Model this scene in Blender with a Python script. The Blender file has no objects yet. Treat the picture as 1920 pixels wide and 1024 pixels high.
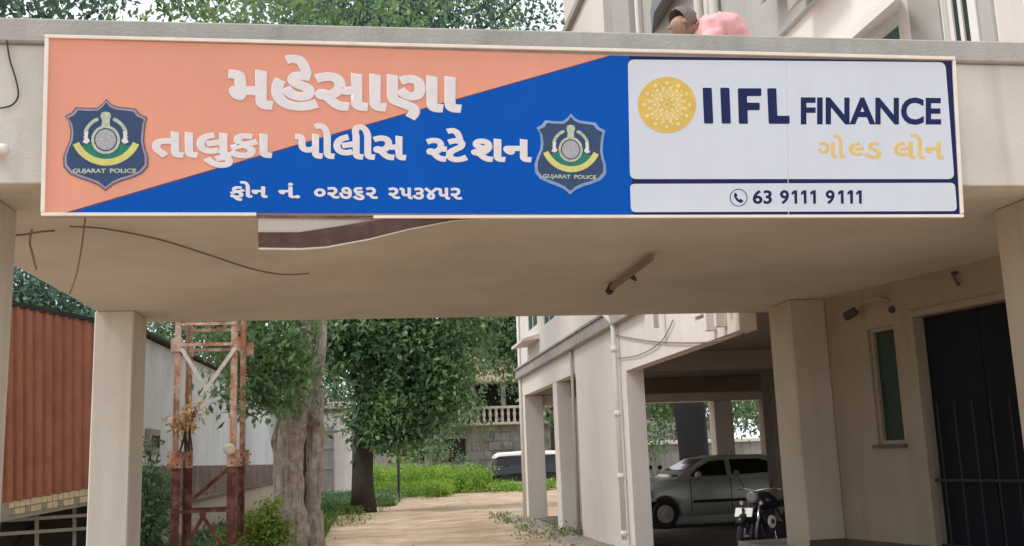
import bpy, bmesh, math, random
import numpy as np
from mathutils import Vector, Matrix, noise
random.seed(7); RNG = np.random.default_rng(7)
sc = bpy.context.scene
C = sc.collection

# ------------------------------------------------------------------ camera
F, EYE = 1900.0, 1.6
_y = Vector((693 - 960, 868 - 512, F)).normalized()
_n = _y.cross(Vector((1, -.036, 0))).normalized()
_up = -_n if _n.y > 0 else _n
_x = _y.cross(_up).normalized()
if _x.x < 0: _x = -_x
RC = Matrix((_x, _y, _up))                      # image axes -> world axes
cd = bpy.data.cameras.new('camera'); cam = bpy.data.objects.new('camera', cd); C.objects.link(cam)
r_, d_, f_ = RC @ Vector((1, 0, 0)), RC @ Vector((0, 1, 0)), RC @ Vector((0, 0, 1))
cam.matrix_world = Matrix(((r_.x, -d_.x, -f_.x, 0), (r_.y, -d_.y, -f_.y, 0), (r_.z, -d_.z, -f_.z, EYE), (0, 0, 0, 1)))
cd.sensor_width = 36; cd.lens = 36 * F / 1920; cd.clip_end = 2000; cd.clip_start = .05
sc.camera = cam
def ray(px, py): return RC @ Vector((px - 960, py - 512, F))
def at(px, py, X=None, Y=None, Z=None):          # a point of the photograph on a wall, a front or a level
    r = ray(px, py)
    t = X / r.x if X is not None else Y / r.y if Y is not None else (Z - EYE) / r.z
    return Vector((0, 0, EYE)) + r * t

# ------------------------------------------------------------------ sky, sun, exposure
SUN_EL, SUN_AZ = math.radians(52), math.radians(-70)      # azimuth from +Y, towards -X
w = bpy.data.worlds.new('World'); sc.world = w; w.use_nodes = True
nt = w.node_tree; nt.nodes.clear()
sky = nt.nodes.new('ShaderNodeTexSky'); sky.sky_type = 'NISHITA'; sky.sun_disc = False
sky.sun_elevation = SUN_EL; sky.sun_rotation = SUN_AZ; sky.dust_density = 4; sky.air_density = 1.0
tc = nt.nodes.new('ShaderNodeTexCoord'); ns = nt.nodes.new('ShaderNodeTexNoise'); ns.inputs['Scale'].default_value = 2.2; ns.inputs['Detail'].default_value = 5
cr = nt.nodes.new('ShaderNodeValToRGB'); cr.color_ramp.elements[0].position = .3; cr.color_ramp.elements[0].color = (8.6, 9.0, 9.8, 1)
cr.color_ramp.elements[1].position = .7; cr.color_ramp.elements[1].color = (11.0, 11.1, 11.3, 1)
mx = nt.nodes.new('ShaderNodeMixRGB'); mx.inputs[0].default_value = .88
bg = nt.nodes.new('ShaderNodeBackground'); bg.inputs[1].default_value = .11
wo = nt.nodes.new('ShaderNodeOutputWorld')
L = nt.links.new
L(tc.outputs['Generated'], ns.inputs['Vector']); L(ns.outputs['Fac'], cr.inputs[0]); L(sky.outputs[0], mx.inputs[1]); L(cr.outputs[0], mx.inputs[2])
L(mx.outputs[0], bg.inputs[0]); L(bg.outputs[0], wo.inputs[0])
sd = bpy.data.lights.new('sun', 'SUN'); sd.energy = 1.5; sd.angle = math.radians(14); sd.color = (1, .96, .90)
so = bpy.data.objects.new('sun', sd); C.objects.link(so)
sdir = Vector((math.cos(SUN_EL) * math.sin(SUN_AZ), math.cos(SUN_EL) * -.25, math.sin(SUN_EL)))
so.rotation_euler = sdir.to_track_quat('Z', 'Y').to_euler()
sc.view_settings.view_transform = 'Standard'; sc.view_settings.look = 'None'; sc.view_settings.gamma = 1
sc.view_settings.exposure = 0.34; sc.view_settings.use_curve_mapping = False
sc.cycles.max_bounces = 8; sc.cycles.diffuse_bounces = 5; sc.cycles.transparent_max_bounces = 8
sc.cycles.use_denoising = True

# ------------------------------------------------------------------ materials
def mat(name, col, rough=.8, var=.12, scale=3., bump=.15, bscale=60., streak=0, streakcol=None, metal=0, spec=.3, col2=None, mix2=.5, island=0, sfreq=5, swid=.28):
    m = bpy.data.materials.new(name); m.use_nodes = True; t = m.node_tree; n = t.nodes; l = t.links.new
    b = n['Principled BSDF']; b.inputs['Roughness'].default_value = rough; b.inputs['Metallic'].default_value = metal
    b.inputs['Specular IOR Level'].default_value = spec
    g = n.new('ShaderNodeNewGeometry')
    a = n.new('ShaderNodeTexNoise'); a.inputs['Scale'].default_value = scale; a.inputs['Detail'].default_value = 8; a.inputs['Roughness'].default_value = .65
    l(g.outputs['Position'], a.inputs['Vector'])
    r = n.new('ShaderNodeMapRange'); r.inputs[1].default_value = .3; r.inputs[2].default_value = .7; r.inputs[3].default_value = 1 - var; r.inputs[4].default_value = 1 + var
    l(a.outputs['Fac'], r.inputs[0])
    base = n.new('ShaderNodeRGB'); base.outputs[0].default_value = (*col, 1); cur = base.outputs[0]
    if col2:
        a2 = n.new('ShaderNodeTexNoise'); a2.inputs['Scale'].default_value = scale * .6; a2.inputs['Detail'].default_value = 9; a2.inputs['Roughness'].default_value = .7
        l(g.outputs['Position'], a2.inputs['Vector'])
        r2 = n.new('ShaderNodeMapRange'); r2.inputs[1].default_value = mix2 - .08; r2.inputs[2].default_value = mix2 + .08
        l(a2.outputs['Fac'], r2.inputs[0]); x = n.new('ShaderNodeMixRGB'); l(r2.outputs[0], x.inputs[0]); l(cur, x.inputs[1]); x.inputs[2].default_value = (*col2, 1); cur = x.outputs[0]
    if streak:
        mp = n.new('ShaderNodeMapping'); mp.inputs['Scale'].default_value = (sfreq, sfreq, .07 * sfreq); l(g.outputs['Position'], mp.inputs['Vector'])
        s = n.new('ShaderNodeTexNoise'); s.inputs['Scale'].default_value = 1.6; s.inputs['Detail'].default_value = 7; l(mp.outputs[0], s.inputs['Vector'])
        sr = n.new('ShaderNodeMapRange'); sr.inputs[1].default_value = .5; sr.inputs[2].default_value = .5 + swid; sr.inputs[4].default_value = streak; l(s.outputs['Fac'], sr.inputs[0])
        x = n.new('ShaderNodeMixRGB'); l(sr.outputs[0], x.inputs[0]); l(cur, x.inputs[1]); x.inputs[2].default_value = (*(streakcol or tuple(c * .45 for c in col)), 1); cur = x.outputs[0]
    if island:
        ir = n.new('ShaderNodeMapRange'); ir.inputs[3].default_value = 1 - island; ir.inputs[4].default_value = 1 + island; l(g.outputs['Random Per Island'], ir.inputs[0])
        v = n.new('ShaderNodeVectorMath'); v.operation = 'SCALE'; l(cur, v.inputs[0]); l(ir.outputs[0], v.inputs['Scale']); cur = v.outputs[0]
    v = n.new('ShaderNodeVectorMath'); v.operation = 'SCALE'; l(cur, v.inputs[0]); l(r.outputs[0], v.inputs['Scale'])
    l(v.outputs[0], b.inputs['Base Color'])
    if bump:
        bn = n.new('ShaderNodeTexNoise'); bn.inputs['Scale'].default_value = bscale; bn.inputs['Detail'].default_value = 4; l(g.outputs['Position'], bn.inputs['Vector'])
        bp = n.new('ShaderNodeBump'); bp.inputs['Strength'].default_value = bump; bp.inputs['Distance'].default_value = .02; l(bn.outputs['Fac'], bp.inputs['Height']); l(bp.outputs[0], b.inputs['Normal'])
    return m
def leafmat(name, col, col2, trans=.35, var=.5):
    m = bpy.data.materials.new(name); m.use_nodes = True; t = m.node_tree; n = t.nodes; l = t.links.new
    b = n['Principled BSDF']; b.inputs['Roughness'].default_value = .42; b.inputs['Specular IOR Level'].default_value = .5
    g = n.new('ShaderNodeNewGeometry'); x = n.new('ShaderNodeMixRGB'); x.inputs[1].default_value = (*col, 1); x.inputs[2].default_value = (*col2, 1)
    a = n.new('ShaderNodeTexNoise'); a.inputs['Scale'].default_value = .9; a.inputs['Detail'].default_value = 3; l(g.outputs['Position'], a.inputs['Vector'])
    ad = n.new('ShaderNodeMath'); ad.operation = 'MULTIPLY_ADD'; l(g.outputs['Random Per Island'], ad.inputs[0]); ad.inputs[1].default_value = .7
    sb = n.new('ShaderNodeMapRange'); sb.inputs[1].default_value = .35; sb.inputs[2].default_value = .65; sb.inputs[4].default_value = .5; l(a.outputs['Fac'], sb.inputs[0]); l(sb.outputs[0], ad.inputs[2])
    l(ad.outputs[0], x.inputs[0]); l(x.outputs[0], b.inputs['Base Color'])
    tr = n.new('ShaderNodeBsdfTranslucent'); l(x.outputs[0], tr.inputs[0]); ms = n.new('ShaderNodeMixShader'); ms.inputs[0].default_value = trans
    l(b.outputs[0], ms.inputs[1]); l(tr.outputs[0], ms.inputs[2]); l(ms.outputs[0], n['Material Output'].inputs['Surface'])
    return m
M = {}
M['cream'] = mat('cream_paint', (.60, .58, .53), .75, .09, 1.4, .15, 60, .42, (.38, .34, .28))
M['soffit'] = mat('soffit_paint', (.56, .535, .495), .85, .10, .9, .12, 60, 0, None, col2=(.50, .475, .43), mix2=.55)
M['porch'] = mat('shaded_porch_paint', (.285, .245, .185), .8, .10, 1.2, .15, 60, .4, (.20, .17, .125))  # beige wall, with the shade under the canopy darkened into its colour
M['porchpost'] = mat('shaded_post_paint', (.42, .375, .305), .8, .09, 1.2, .12, 60, .35, (.30, .26, .20))  # right-hand columns: browner than the cream ones, porch shade mixed into the colour
M['coping'] = mat('weathered_concrete', (.37, .365, .345), .9, .12, 2.5, .25, 50, .5, (.25, .24, .22), col2=(.34, .335, .31), mix2=.58)
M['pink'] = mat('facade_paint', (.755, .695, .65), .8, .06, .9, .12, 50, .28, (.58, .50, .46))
M['ledge'] = mat('ledge_concrete', (.40, .36, .34), .9, .15, 3, .3, 40, .4, (.22, .20, .19))
M['greywall'] = mat('grey_upper_paint', (.42, .405, .385), .8, .07, 1, .1, 50, .25, (.3, .29, .27))
M['bluegrey'] = mat('blue_grey_paint', (.22, .235, .26), .8, .08, 1, .1, 50, .3, (.12, .13, .14))
M['trim'] = mat('white_trim', (.74, .72, .68), .6, .05, 3, .08, 40, .2, (.5, .48, .44))
M['floor'] = mat('plinth_stone', (.21, .20, .17), .6, .12, 3, .2, 40, 0, col2=(.16, .15, .125), mix2=.55)
M['skirt'] = mat('skirting_tile', (.085, .07, .055), .5, .15, 6, .1, 40)
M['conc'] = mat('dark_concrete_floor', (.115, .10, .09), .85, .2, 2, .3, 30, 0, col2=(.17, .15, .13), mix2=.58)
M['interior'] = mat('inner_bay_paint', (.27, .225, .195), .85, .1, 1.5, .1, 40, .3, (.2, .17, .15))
M['glass'] = mat('teal_glass', (.06, .12, .12), .12, .1, 2, 0, spec=.7)
M['winglass'] = mat('dark_green_glass', (.025, .045, .038), .5, .2, 3, 0, spec=.15)
M['dark'] = mat('dark_door_paint', (.003, .005, .010), .85, .2, 3, .1)
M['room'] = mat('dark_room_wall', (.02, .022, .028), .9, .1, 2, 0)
M['bars'] = mat('grille_iron', (.016, .019, .028), .6, .2, 20, .1, metal=0)
M['frame'] = mat('board_frame_paint', (.80, .75, .68), .5, .08, 8, .05, 80, .2, (.55, .45, .38))
M['orange'] = mat('orange_vinyl', (.73, .335, .24), .42, .05, 1.0, .03, 12, .25, (.74, .40, .30), spec=.12)
M['blue'] = mat('blue_vinyl', (.001, .088, .46), .40, .08, 1.2, .03, 12, .25, (.012, .12, .46), spec=.08)
M['navy'] = mat('navy_vinyl', (.012, .020, .095), .5, .1, 5, 0, spec=.15)
M['white'] = mat('white_vinyl', (.615, .675, .775), .38, .04, 1.1, .03, 12, .22, (.53, .58, .61), spec=.25)
M['letter'] = mat('white_lettering', (.72, .70, .73), .5, .06, 20, 0, spec=.1)
M['edge'] = mat('dark_edge_print', (.10, .05, .16), .5, .1, 5, 0)
M['seam'] = mat('sheet_seam', (.55, .59, .66), .6, .1, 20, 0)
M['gold'] = mat('gold_print', (.66, .47, .11), .45, .1, 14, 0)
M['goldpale'] = mat('pale_gold_print', (.78, .66, .33), .45, .1, 14, 0)
M['goldtext'] = mat('gold_lettering', (.70, .52, .20), .45, .08, 20, 0)
M['crestline'] = mat('crest_outline', (.36, .30, .40), .5, .15, 20, 0)
M['crestline2'] = mat('crest_outline_pale', (.24, .36, .60), .5, .15, 20, 0)
M['crestfield'] = mat('crest_field', (.03, .065, .15), .5, .15, 20, 0)
M['crestgreen'] = mat('crest_green', (.02, .19, .13), .5, .15, 25, 0)
M['crestyellow'] = mat('crest_yellow', (.62, .60, .20), .5, .12, 25, 0)
M['crestsilver'] = mat('crest_silver', (.38, .37, .45), .5, .22, 90, 0)
M['crestpale'] = mat('crest_pale', (.45, .52, .42), .5, .3, 60, 0)
M['crestdark'] = mat('crest_dark', (.10, .12, .17), .5, .15, 25, 0)
M['torn'] = mat('torn_hollow_shade', (.115, .075, .07), .8, .3, 6, .3, 30, col2=(.19, .15, .135), mix2=.58)  # dark inside of the sagging vinyl, its shade given as colour
M['hem'] = mat('torn_edge', (.66, .62, .56), .6, .1, 20, .1)
M['cable'] = mat('black_cable', (.05, .045, .04), .6, .1, 9, 0)
M['wirebrown'] = mat('dusty_wire', (.24, .185, .145), .8, .2, 9, 0)
M['rust'] = mat('rust_orange_paint', (.42, .19, .11), .8, .28, 7, .3, 40, .6, (.12, .045, .03), col2=(.60, .46, .37), mix2=.50)
M['rustdark'] = mat('rust_dark', (.12, .045, .035), .85, .3, 9, .4, 40, col2=(.25, .12, .09), mix2=.55)
M['braceW'] = mat('pale_brace_paint', (.62, .58, .52), .7, .15, 8, .1, 30, .3)
M['truck'] = mat('truck_orange_paint', (.37, .15, .095), .55, .16, 3, .12, 20, .6, (.25, .085, .05), spec=.3)
M['truckcream'] = mat('truck_cream_paint', (.68, .57, .36), .6, .15, 12, .1)
M['truckgrey'] = mat('truck_rail_grey', (.33, .31, .26), .6, .15, 12, .1)
M['truckdark'] = mat('truck_underside', (.03, .03, .032), .7, .2, 5, .1)
M['rubber'] = mat('tyre_rubber', (.025, .025, .025), .85, .1, 20, .1)
M['bark'] = mat('pale_bark', (.37, .315, .27), .95, .32, 8, .9, 16, .6, (.10, .075, .06), col2=(.52, .465, .415), mix2=.54, sfreq=11, swid=.18)
M['barkblack'] = mat('shaded_black_bark', (.018, .018, .022), .95, .2, 5, .8, 14)  # near black: the trunk's shading is put into the bark colour
M['barkdark'] = mat('dark_bark', (.06, .05, .042), .95, .2, 5, .8, 14)
M['shedwall'] = mat('white_shed_plaster', (.72, .74, .76), .85, .10, .5, .2, 30, .22, (.46, .44, .43), col2=(.55, .54, .53), mix2=.60, sfreq=2)
M['shedbrown'] = mat('damp_brown_band', (.20, .145, .12), .9, .35, 1.6, .3, 20, .4, (.10, .075, .06), col2=(.28, .22, .2), mix2=.6)
M['shedcream'] = mat('cream_plinth', (.50, .42, .32), .9, .15, 1.5, .2, 30, .4)
M['roofedge'] = mat('roof_sheet', (.06, .055, .05), .9, .2, 3, .2)
M['outhouse'] = mat('outhouse_wall', (.84, .78, .76), .85, .1, 1, .2, 30, .35)
M['outdoor'] = mat('grey_steel_door', (.33, .32, .32), .6, .15, 2, .1, 30, .5)
M['stone'] = mat('old_grey_masonry', (.30, .30, .28), .95, .3, .9, .5, 8, .7, (.08, .08, .075), col2=(.19, .19, .175), mix2=.55)
M['stonelight'] = mat('pale_house_paint', (.60, .55, .47), .9, .15, .8, .3, 10, .4)
M['houseyellow'] = mat('yellow_house_paint', (.58, .48, .33), .9, .15, .8, .2, 10, .3)
M['housedark'] = mat('deep_opening', (.02, .018, .016), .9, .1, 1, 0)
M['dirt'] = mat('sandy_ground', (.40, .285, .185), .95, .24, 1.0, .25, 28, 0, col2=(.53, .41, .30), mix2=.52)
M['apron'] = mat('broken_concrete_apron', (.36, .31, .25), .95, .25, 3, .6, 20, 0, col2=(.20, .17, .13), mix2=.56)
M['soil'] = mat('damp_soil', (.14, .10, .07), .95, .25, 3, .5, 15)
M['pebble'] = mat('rubble', (.30, .26, .22), .95, .3, 4, .3, 30, island=.4)
M['carpaint'] = mat('silver_green_paint', (.54, .56, .51), .3, .03, 2, 0, metal=.1, spec=.5)
M['carglass'] = mat('car_glass', (.012, .016, .016), .06, .1, 2, 0, spec=.8)
M['cartrim'] = mat('black_car_trim', (.02, .02, .02), .5, .1, 9, 0)
M['chrome'] = mat('bright_metal', (.55, .55, .56), .25, .05, 9, 0, metal=.9)
M['lamp'] = mat('lamp_glass', (.22, .22, .22), .15, .05, 9, 0, spec=.7)
M['redlamp'] = mat('red_lamp', (.3, .01, .01), .2, .05, 9, 0, spec=.7)
M['plate'] = mat('white_plate', (.82, .82, .80), .5, .05, 9, 0)
M['bikeblack'] = mat('bike_black', (.02, .022, .03), .3, .1, 9, 0, spec=.5)
M['jeepdark'] = mat('dark_jeep_paint', (.02, .022, .03), .3, .1, 2, 0, spec=.5)
M['shirt'] = mat('pink_shirt_cloth', (.82, .43, .44), .9, .10, 6, 1.0, 7)
M['skin'] = mat('skin', (.40, .25, .19), .6, .08, 20, .05)
M['hair'] = mat('greying_hair', (.20, .17, .165), .8, .3, 60, .5, 120)
M['trousers'] = mat('dark_trousers', (.05, .05, .07), .9, .1, 9, .2)
M['leafA'] = leafmat('leaf_mid_green', (.028, .09, .042), (.29, .46, .20))
M['leafB'] = leafmat('leaf_dark_green', (.014, .055, .03), (.23, .39, .16))
M['leafC'] = leafmat('leaf_sky_side', (.025, .07, .055), (.18, .33, .24), .3)
M['leafD'] = leafmat('leaf_far_green', (.04, .10, .05), (.22, .34, .16))
M['leafY'] = leafmat('shrub_yellow_green', (.10, .19, .03), (.32, .42, .08))
M['dryleaf'] = mat('fallen_leaf', (.16, .10, .055), .85, .3, 9, 0, island=.5)
M['weed'] = leafmat('bright_weed', (.12, .27, .03), (.34, .52, .07), .4)
M['grass'] = leafmat('short_grass', (.05, .12, .02), (.16, .25, .06), .3)

# ------------------------------------------------------------------ object helpers
def link(name, me, m=None, parent=None, smooth=False):
    o = bpy.data.objects.new(name, me); C.objects.link(o)
    if m is not None and not me.materials: me.materials.append(m)
    if parent is not None: o.parent = parent
    if smooth: me.polygons.foreach_set('use_smooth', [True] * len(me.polygons))
    return o
def tag(o, label=None, cat=None, group=None, kind=None):
    if label: o['label'] = label
    if cat: o['category'] = cat
    if group: o['group'] = group
    if kind: o['kind'] = kind
    return o
def thing(name, label, cat, group=None, loc=(0, 0, 0)):
    o = bpy.data.objects.new(name, None); C.objects.link(o); o.location = loc; o.empty_display_size = .1
    return tag(o, label, cat, group)
class MB:
    """collects solids, then links them as one mesh (world coordinates; parent empties sit at their base)"""
    def __init__(s): s.v = []; s.f = []
    def add(s, vs, fs):
        k = len(s.v); s.v += [tuple(v) for v in vs]; s.f += [tuple(i + k for i in f) for f in fs]; return s
    def box(s, x0, x1, y0, y1, z0, z1):
        vs = [(x, y, z) for z in (z0, z1) for y in (y0, y1) for x in (x0, x1)]
        return s.add(vs, [(0, 2, 3, 1), (4, 5, 7, 6), (0, 1, 5, 4), (2, 6, 7, 3), (0, 4, 6, 2), (1, 3, 7, 5)])
    def hexa(s, p):      # 8 points: bottom 4 then top 4, same winding
        return s.add(p, [(3, 2, 1, 0), (4, 5, 6, 7), (0, 1, 5, 4), (1, 2, 6, 5), (2, 3, 7, 6), (3, 0, 4, 7)])
    def prism(s, poly, off):  # poly list of points, extruded by vector off
        n = len(poly); off = Vector(off); p = [Vector(q) for q in poly]
        return s.add(p + [q + off for q in p], [tuple(range(n)), tuple(range(2 * n - 1, n - 1, -1))] + [(i, n + i, n + (i + 1) % n, (i + 1) % n) for i in range(n)])
    def bar(s, a, b, wx, wy=None, up=(0, 0, 1)):   # rectangular bar between two points
        a, b = Vector(a), Vector(b); d = (b - a).normalized(); u = Vector(up)
        if abs(d.dot(u)) > .95: u = Vector((0, 1, 0))
        s1 = d.cross(u).normalized(); s2 = s1.cross(d).normalized(); wy = wy or wx
        q = [s1 * (i * wx / 2) + s2 * (j * wy / 2) for i, j in ((-1, -1), (1, -1), (1, 1), (-1, 1))]
        return s.hexa([a + k for k in q] + [b + k for k in q])
    def tube(s, pts, rad, seg=8, cap=True, lump=0, seed=0):
        pts = [Vector(p) for p in pts]; n = len(pts); rad = rad if isinstance(rad, (list, tuple)) else [rad] * n
        rings = []; u = None
        for i, p in enumerate(pts):
            d = (pts[min(i + 1, n - 1)] - pts[max(i - 1, 0)]).normalized()
            if u is None: u = d.orthogonal().normalized()
            u = (u - d * u.dot(d)).normalized(); v = d.cross(u)
            ring = []
            for k in range(seg):
                a = 2 * math.pi * k / seg; q = u * math.cos(a) + v * math.sin(a); r = rad[i]
                if lump: r *= 1 + lump * noise.noise(Vector((p + q * rad[i]) * 1.7 + Vector((seed, 0, 0)))) + lump * .5 * noise.noise(Vector((p + q * rad[i]) * 5))
                ring.append(p + q * r)
            rings.append(ring)
        fs = [(i * seg + k, i * seg + (k + 1) % seg, (i + 1) * seg + (k + 1) % seg, (i + 1) * seg + k) for i in range(n - 1) for k in range(seg)]
        if cap: fs += [tuple(range(seg - 1, -1, -1)), tuple((n - 1) * seg + k for k in range(seg))]
        return s.add([p for r in rings for p in r], fs)
    def lathe(s, c, axis, prof, seg=20):   # prof: (distance along axis, radius)
        c = Vector(c); ax = Vector(axis).normalized(); u = ax.orthogonal().normalized(); v = ax.cross(u); n = len(prof)
        vs = [c + ax * h + (u * math.cos(2 * math.pi * k / seg) + v * math.sin(2 * math.pi * k / seg)) * r for h, r in prof for k in range(seg)]
        fs = [(i * seg + k, i * seg + (k + 1) % seg, (i + 1) * seg + (k + 1) % seg, (i + 1) * seg + k) for i in range(n - 1) for k in range(seg)]
        fs += [tuple(range(seg - 1, -1, -1)), tuple((n - 1) * seg + k for k in range(seg))]
        return s.add(vs, fs)
    def build(s, name, m, parent=None, smooth=False, bevel=0, recalc=True):
        me = bpy.data.meshes.new(name)
        base = parent
        off = Vector((0, 0, 0))
        while base is not None: off += base.location; base = base.parent
        me.from_pydata([(v[0] - off.x, v[1] - off.y, v[2] - off.z) for v in s.v], [], s.f); me.update()
        if recalc or bevel:
            bm = bmesh.new(); bm.from_mesh(me)
            if recalc: bmesh.ops.recalc_face_normals(bm, faces=bm.faces)
            if bevel:
                es = [e for e in bm.edges if len(e.link_faces) == 2 and e.calc_face_angle(0) > .6]
                bmesh.ops.bevel(bm, geom=es, offset=bevel, segments=1, affect='EDGES', clamp_overlap=True)
            bm.to_mesh(me); bm.free()
        me.materials.append(m)
        return link(name, me, None, parent, smooth)
def B(name, m, parent, x0, x1, y0, y1, z0, z1, bevel=.008):
    return MB().box(x0, x1, y0, y1, z0, z1).build(name, m, parent, bevel=bevel)
def struct(o): o['kind'] = 'structure'; return o

def leaf_mesh(name, clumps, size, m, parent=None, seed=1, per=14, sub=.28, aspect=.5, droop=.3, shell=.55):
    """clumps: (centre, radii, number of leaves). Leaves sit in small sprays spread through each clump."""
    rg = np.random.default_rng(seed); P = []; 
    for c, r, n in clumps:
        k = max(1, int(n / per)); d = rg.normal(size=(k, 3)); d /= np.linalg.norm(d, axis=1)[:, None]
        rr = rg.uniform(shell ** 3, 1, k) ** (1 / 3) * rg.uniform(.82, 1.12, k)
        s = np.array(c) + d * rr[:, None] * np.array(r)
        q = np.repeat(s, per, 0) + rg.normal(size=(k * per, 3)) * sub * np.array([1, 1, .7])
        P.append(q)
    P = np.concatenate(P); N = len(P)
    ax = rg.normal(size=(N, 3)); ax[:, 2] -= droop * 2; ax /= np.linalg.norm(ax, axis=1)[:, None]
    nn = rg.normal(size=(N, 3)) * .7 + np.array([0, 0, 1.]); sd_ = np.cross(ax, nn); sd_ /= np.linalg.norm(sd_, axis=1)[:, None] + 1e-9
    nv = np.cross(sd_, ax)
    ln = size * rg.uniform(.6, 1.35, N)[:, None]; wd = ln * aspect * .5
    V = np.stack([P, P + ax * ln * .5 + sd_ * wd + nv * ln * .08, P + ax * ln, P + ax * ln * .5 - sd_ * wd + nv * ln * .08], 1).reshape(-1, 3)
    if parent is not None: V = V - np.array(parent.location)
    me = bpy.data.meshes.new(name); me.vertices.add(4 * N); me.vertices.foreach_set('co', V.astype(np.float32).ravel())
    me.loops.add(4 * N); me.loops.foreach_set('vertex_index', np.arange(4 * N, dtype=np.int32))
    me.polygons.add(N); me.polygons.foreach_set('loop_start', np.arange(0, 4 * N, 4, dtype=np.int32)); me.polygons.foreach_set('loop_total', np.full(N, 4, dtype=np.int32))
    me.update(); me.validate()
    return link(name, me, m, parent)
def limb(a, b, r0, r1, n=7, wob=.12, seed=0):
    a, b = Vector(a), Vector(b); rr = random.Random(seed); pts = []; rad = []
    for i in range(n):
        t = i / (n - 1); p = a.lerp(b, t)
        if 0 < i: p += Vector((rr.uniform(-1, 1), rr.uniform(-1, 1), rr.uniform(-.5, .5))) * wob * (b - a).length * .35 * math.sin(math.pi * min(t, .9))
        pts.append(p); rad.append(r0 + (r1 - r0) * t)
    return pts, rad

# ------------------------------------------------------------------ ground
def grid_mesh(name, x0, x1, y0, y1, nx, ny, zf, m):
    vs = [(x0 + (x1 - x0) * i / nx, y0 + (y1 - y0) * j / ny, 0) for j in range(ny + 1) for i in range(nx + 1)]
    vs = [(x, y, zf(x, y)) for x, y, _ in vs]
    fs = [(j * (nx + 1) + i, j * (nx + 1) + i + 1, (j + 1) * (nx + 1) + i + 1, (j + 1) * (nx + 1) + i) for j in range(ny) for i in range(nx)]
    me = bpy.data.meshes.new(name); me.from_pydata(vs, [], fs); me.update(); return link(name, me, m, None, True)
struct(MB().add([(-400, -300, 0), (400, -300, 0), (400, 700, 0), (-400, 700, 0)], [(0, 1, 2, 3)]).build('ground', M['dirt'], recalc=False))
struct(grid_mesh('dirt_path', -1.9, 3.9, 11, 62, 90, 300, lambda x, y: .012 + .035 * abs(noise.noise(Vector((x * .6, y * .25, 0)))) + .018 * noise.noise(Vector((x * 2.5, y * 1.6, 3))) + (.0 if -1.6 < x < 3.6 else -.02), M['dirt']))
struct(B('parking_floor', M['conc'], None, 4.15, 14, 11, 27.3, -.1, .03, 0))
st = MB()
for i in range(300):
    if i < 250: x, y = RNG.normal(3.75, .22), RNG.uniform(15.5, 29)
    else: x, y = RNG.uniform(-1.2, 3.9), RNG.uniform(18, 45)
    r = RNG.uniform(.012, .05) * (1.3 if i < 230 else .8); a = RNG.uniform(0, 6.28, 5)
    pts = [(x + math.cos(k * 1.257 + a[k] * .15) * r * 1.2, y + math.sin(k * 1.257 + a[k] * .15) * r * 1.2, .015) for k in range(5)]
    st.add(pts + [(x + r * .2, y, .015 + r * 1.1)], [(0, 1, 5), (1, 2, 5), (2, 3, 5), (3, 4, 5), (4, 0, 5), (4, 3, 2, 1, 0)])
tag(st.build('rubble', M['pebble']), 'small loose stones and rubble along the pillar bases and path', 'rubble', kind='stuff')
struct(grid_mesh('apron', 3.45, 4.10, 14, 28, 14, 160, lambda x, y: -.02 + .085 * min(1, max(0, (x - 3.5 - .12 * noise.noise(Vector((y * 1.3, 0, 5)))) * 8)) + .015 * noise.noise(Vector((x * 6, y * 4, 1))), M['apron']))

# ------------------------------------------------------------------ portico (gateway canopy)
ZS = 3.10
por = thing('portico', 'cream concrete entrance canopy on square pillars spanning the drive', 'portico', loc=(0, 8, 0))
B('fascia_beam', M['cream'], por, -4.2, 6.6, 5.42, 5.66, ZS, 3.87, .006)
cop = MB(); 
for k in range(12):
    x0 = -4.25 + k * .905; cop.box(x0, x0 + .905, 5.385, 5.70, 3.87, 4.0 + .008 * math.sin(k * 2.3))
B('coping', M['coping'], por, -4.25, 6.65, 5.385, 5.70, 3.87, 4.008, .01)
B('roof_slab', M['soffit'], por, -2.54, 5.9, 5.66, 10.75, ZS, 3.26, .006)
B('side_parapet', M['cream'], por, -2.54, -2.40, 5.70, 10.6, 3.26, 3.95, .006)
B('rear_parapet', M['cream'], por, -2.40, 4.09, 10.60, 10.74, 3.26, 3.6, .006)
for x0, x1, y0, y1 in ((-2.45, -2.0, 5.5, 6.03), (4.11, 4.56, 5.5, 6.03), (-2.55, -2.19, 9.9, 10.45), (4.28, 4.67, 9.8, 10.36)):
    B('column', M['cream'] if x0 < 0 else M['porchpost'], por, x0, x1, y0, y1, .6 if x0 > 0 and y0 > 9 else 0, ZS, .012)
B('plinth', M['floor'], por, 4.05, 7.4, 5.9, 11.2, 0, .6, .012)
# side wall under the canopy, slightly splayed, with window and door
W0 = Vector((4.66, 9.79, 0)); WD = Vector((.5, -2.2, 0)).normalized(); WN = Vector((WD.y, -WD.x, 0))   # WN points into the building? checked below
if WN.x < 0: WN = -WN
def wp(s, z, d=0): q = W0 + WD * s + WN * d; return Vector((q.x, q.y, z))
def wbox(mb, s0, s1, z0, z1, d0, d1):
    return mb.hexa([wp(s0, z0, d0), wp(s1, z0, d0), wp(s1, z0, d1), wp(s0, z0, d1), wp(s0, z1, d0), wp(s1, z1, d0), wp(s1, z1, d1), wp(s0, z1, d1)])
WS0, WS1, WZ0, WZ1 = .60, .96, 1.60, 2.70
DS0, DS1, DZ0, DZ1 = 1.24, 2.55, .6, 2.73
sw = MB()
wbox(sw, 0, WS0, .6, ZS, 0, .2); wbox(sw, WS0, WS1, .6, WZ0, 0, .2); wbox(sw, WS0, WS1, WZ1, ZS, 0, .2)
wbox(sw, WS1, DS0, .6, ZS, 0, .2); wbox(sw, DS0, DS1, DZ1, ZS, 0, .2); wbox(sw, DS1, 4.1, .6, ZS, 0, .2)
swo = sw.build('side_wall', M['porch'], por)
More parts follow.
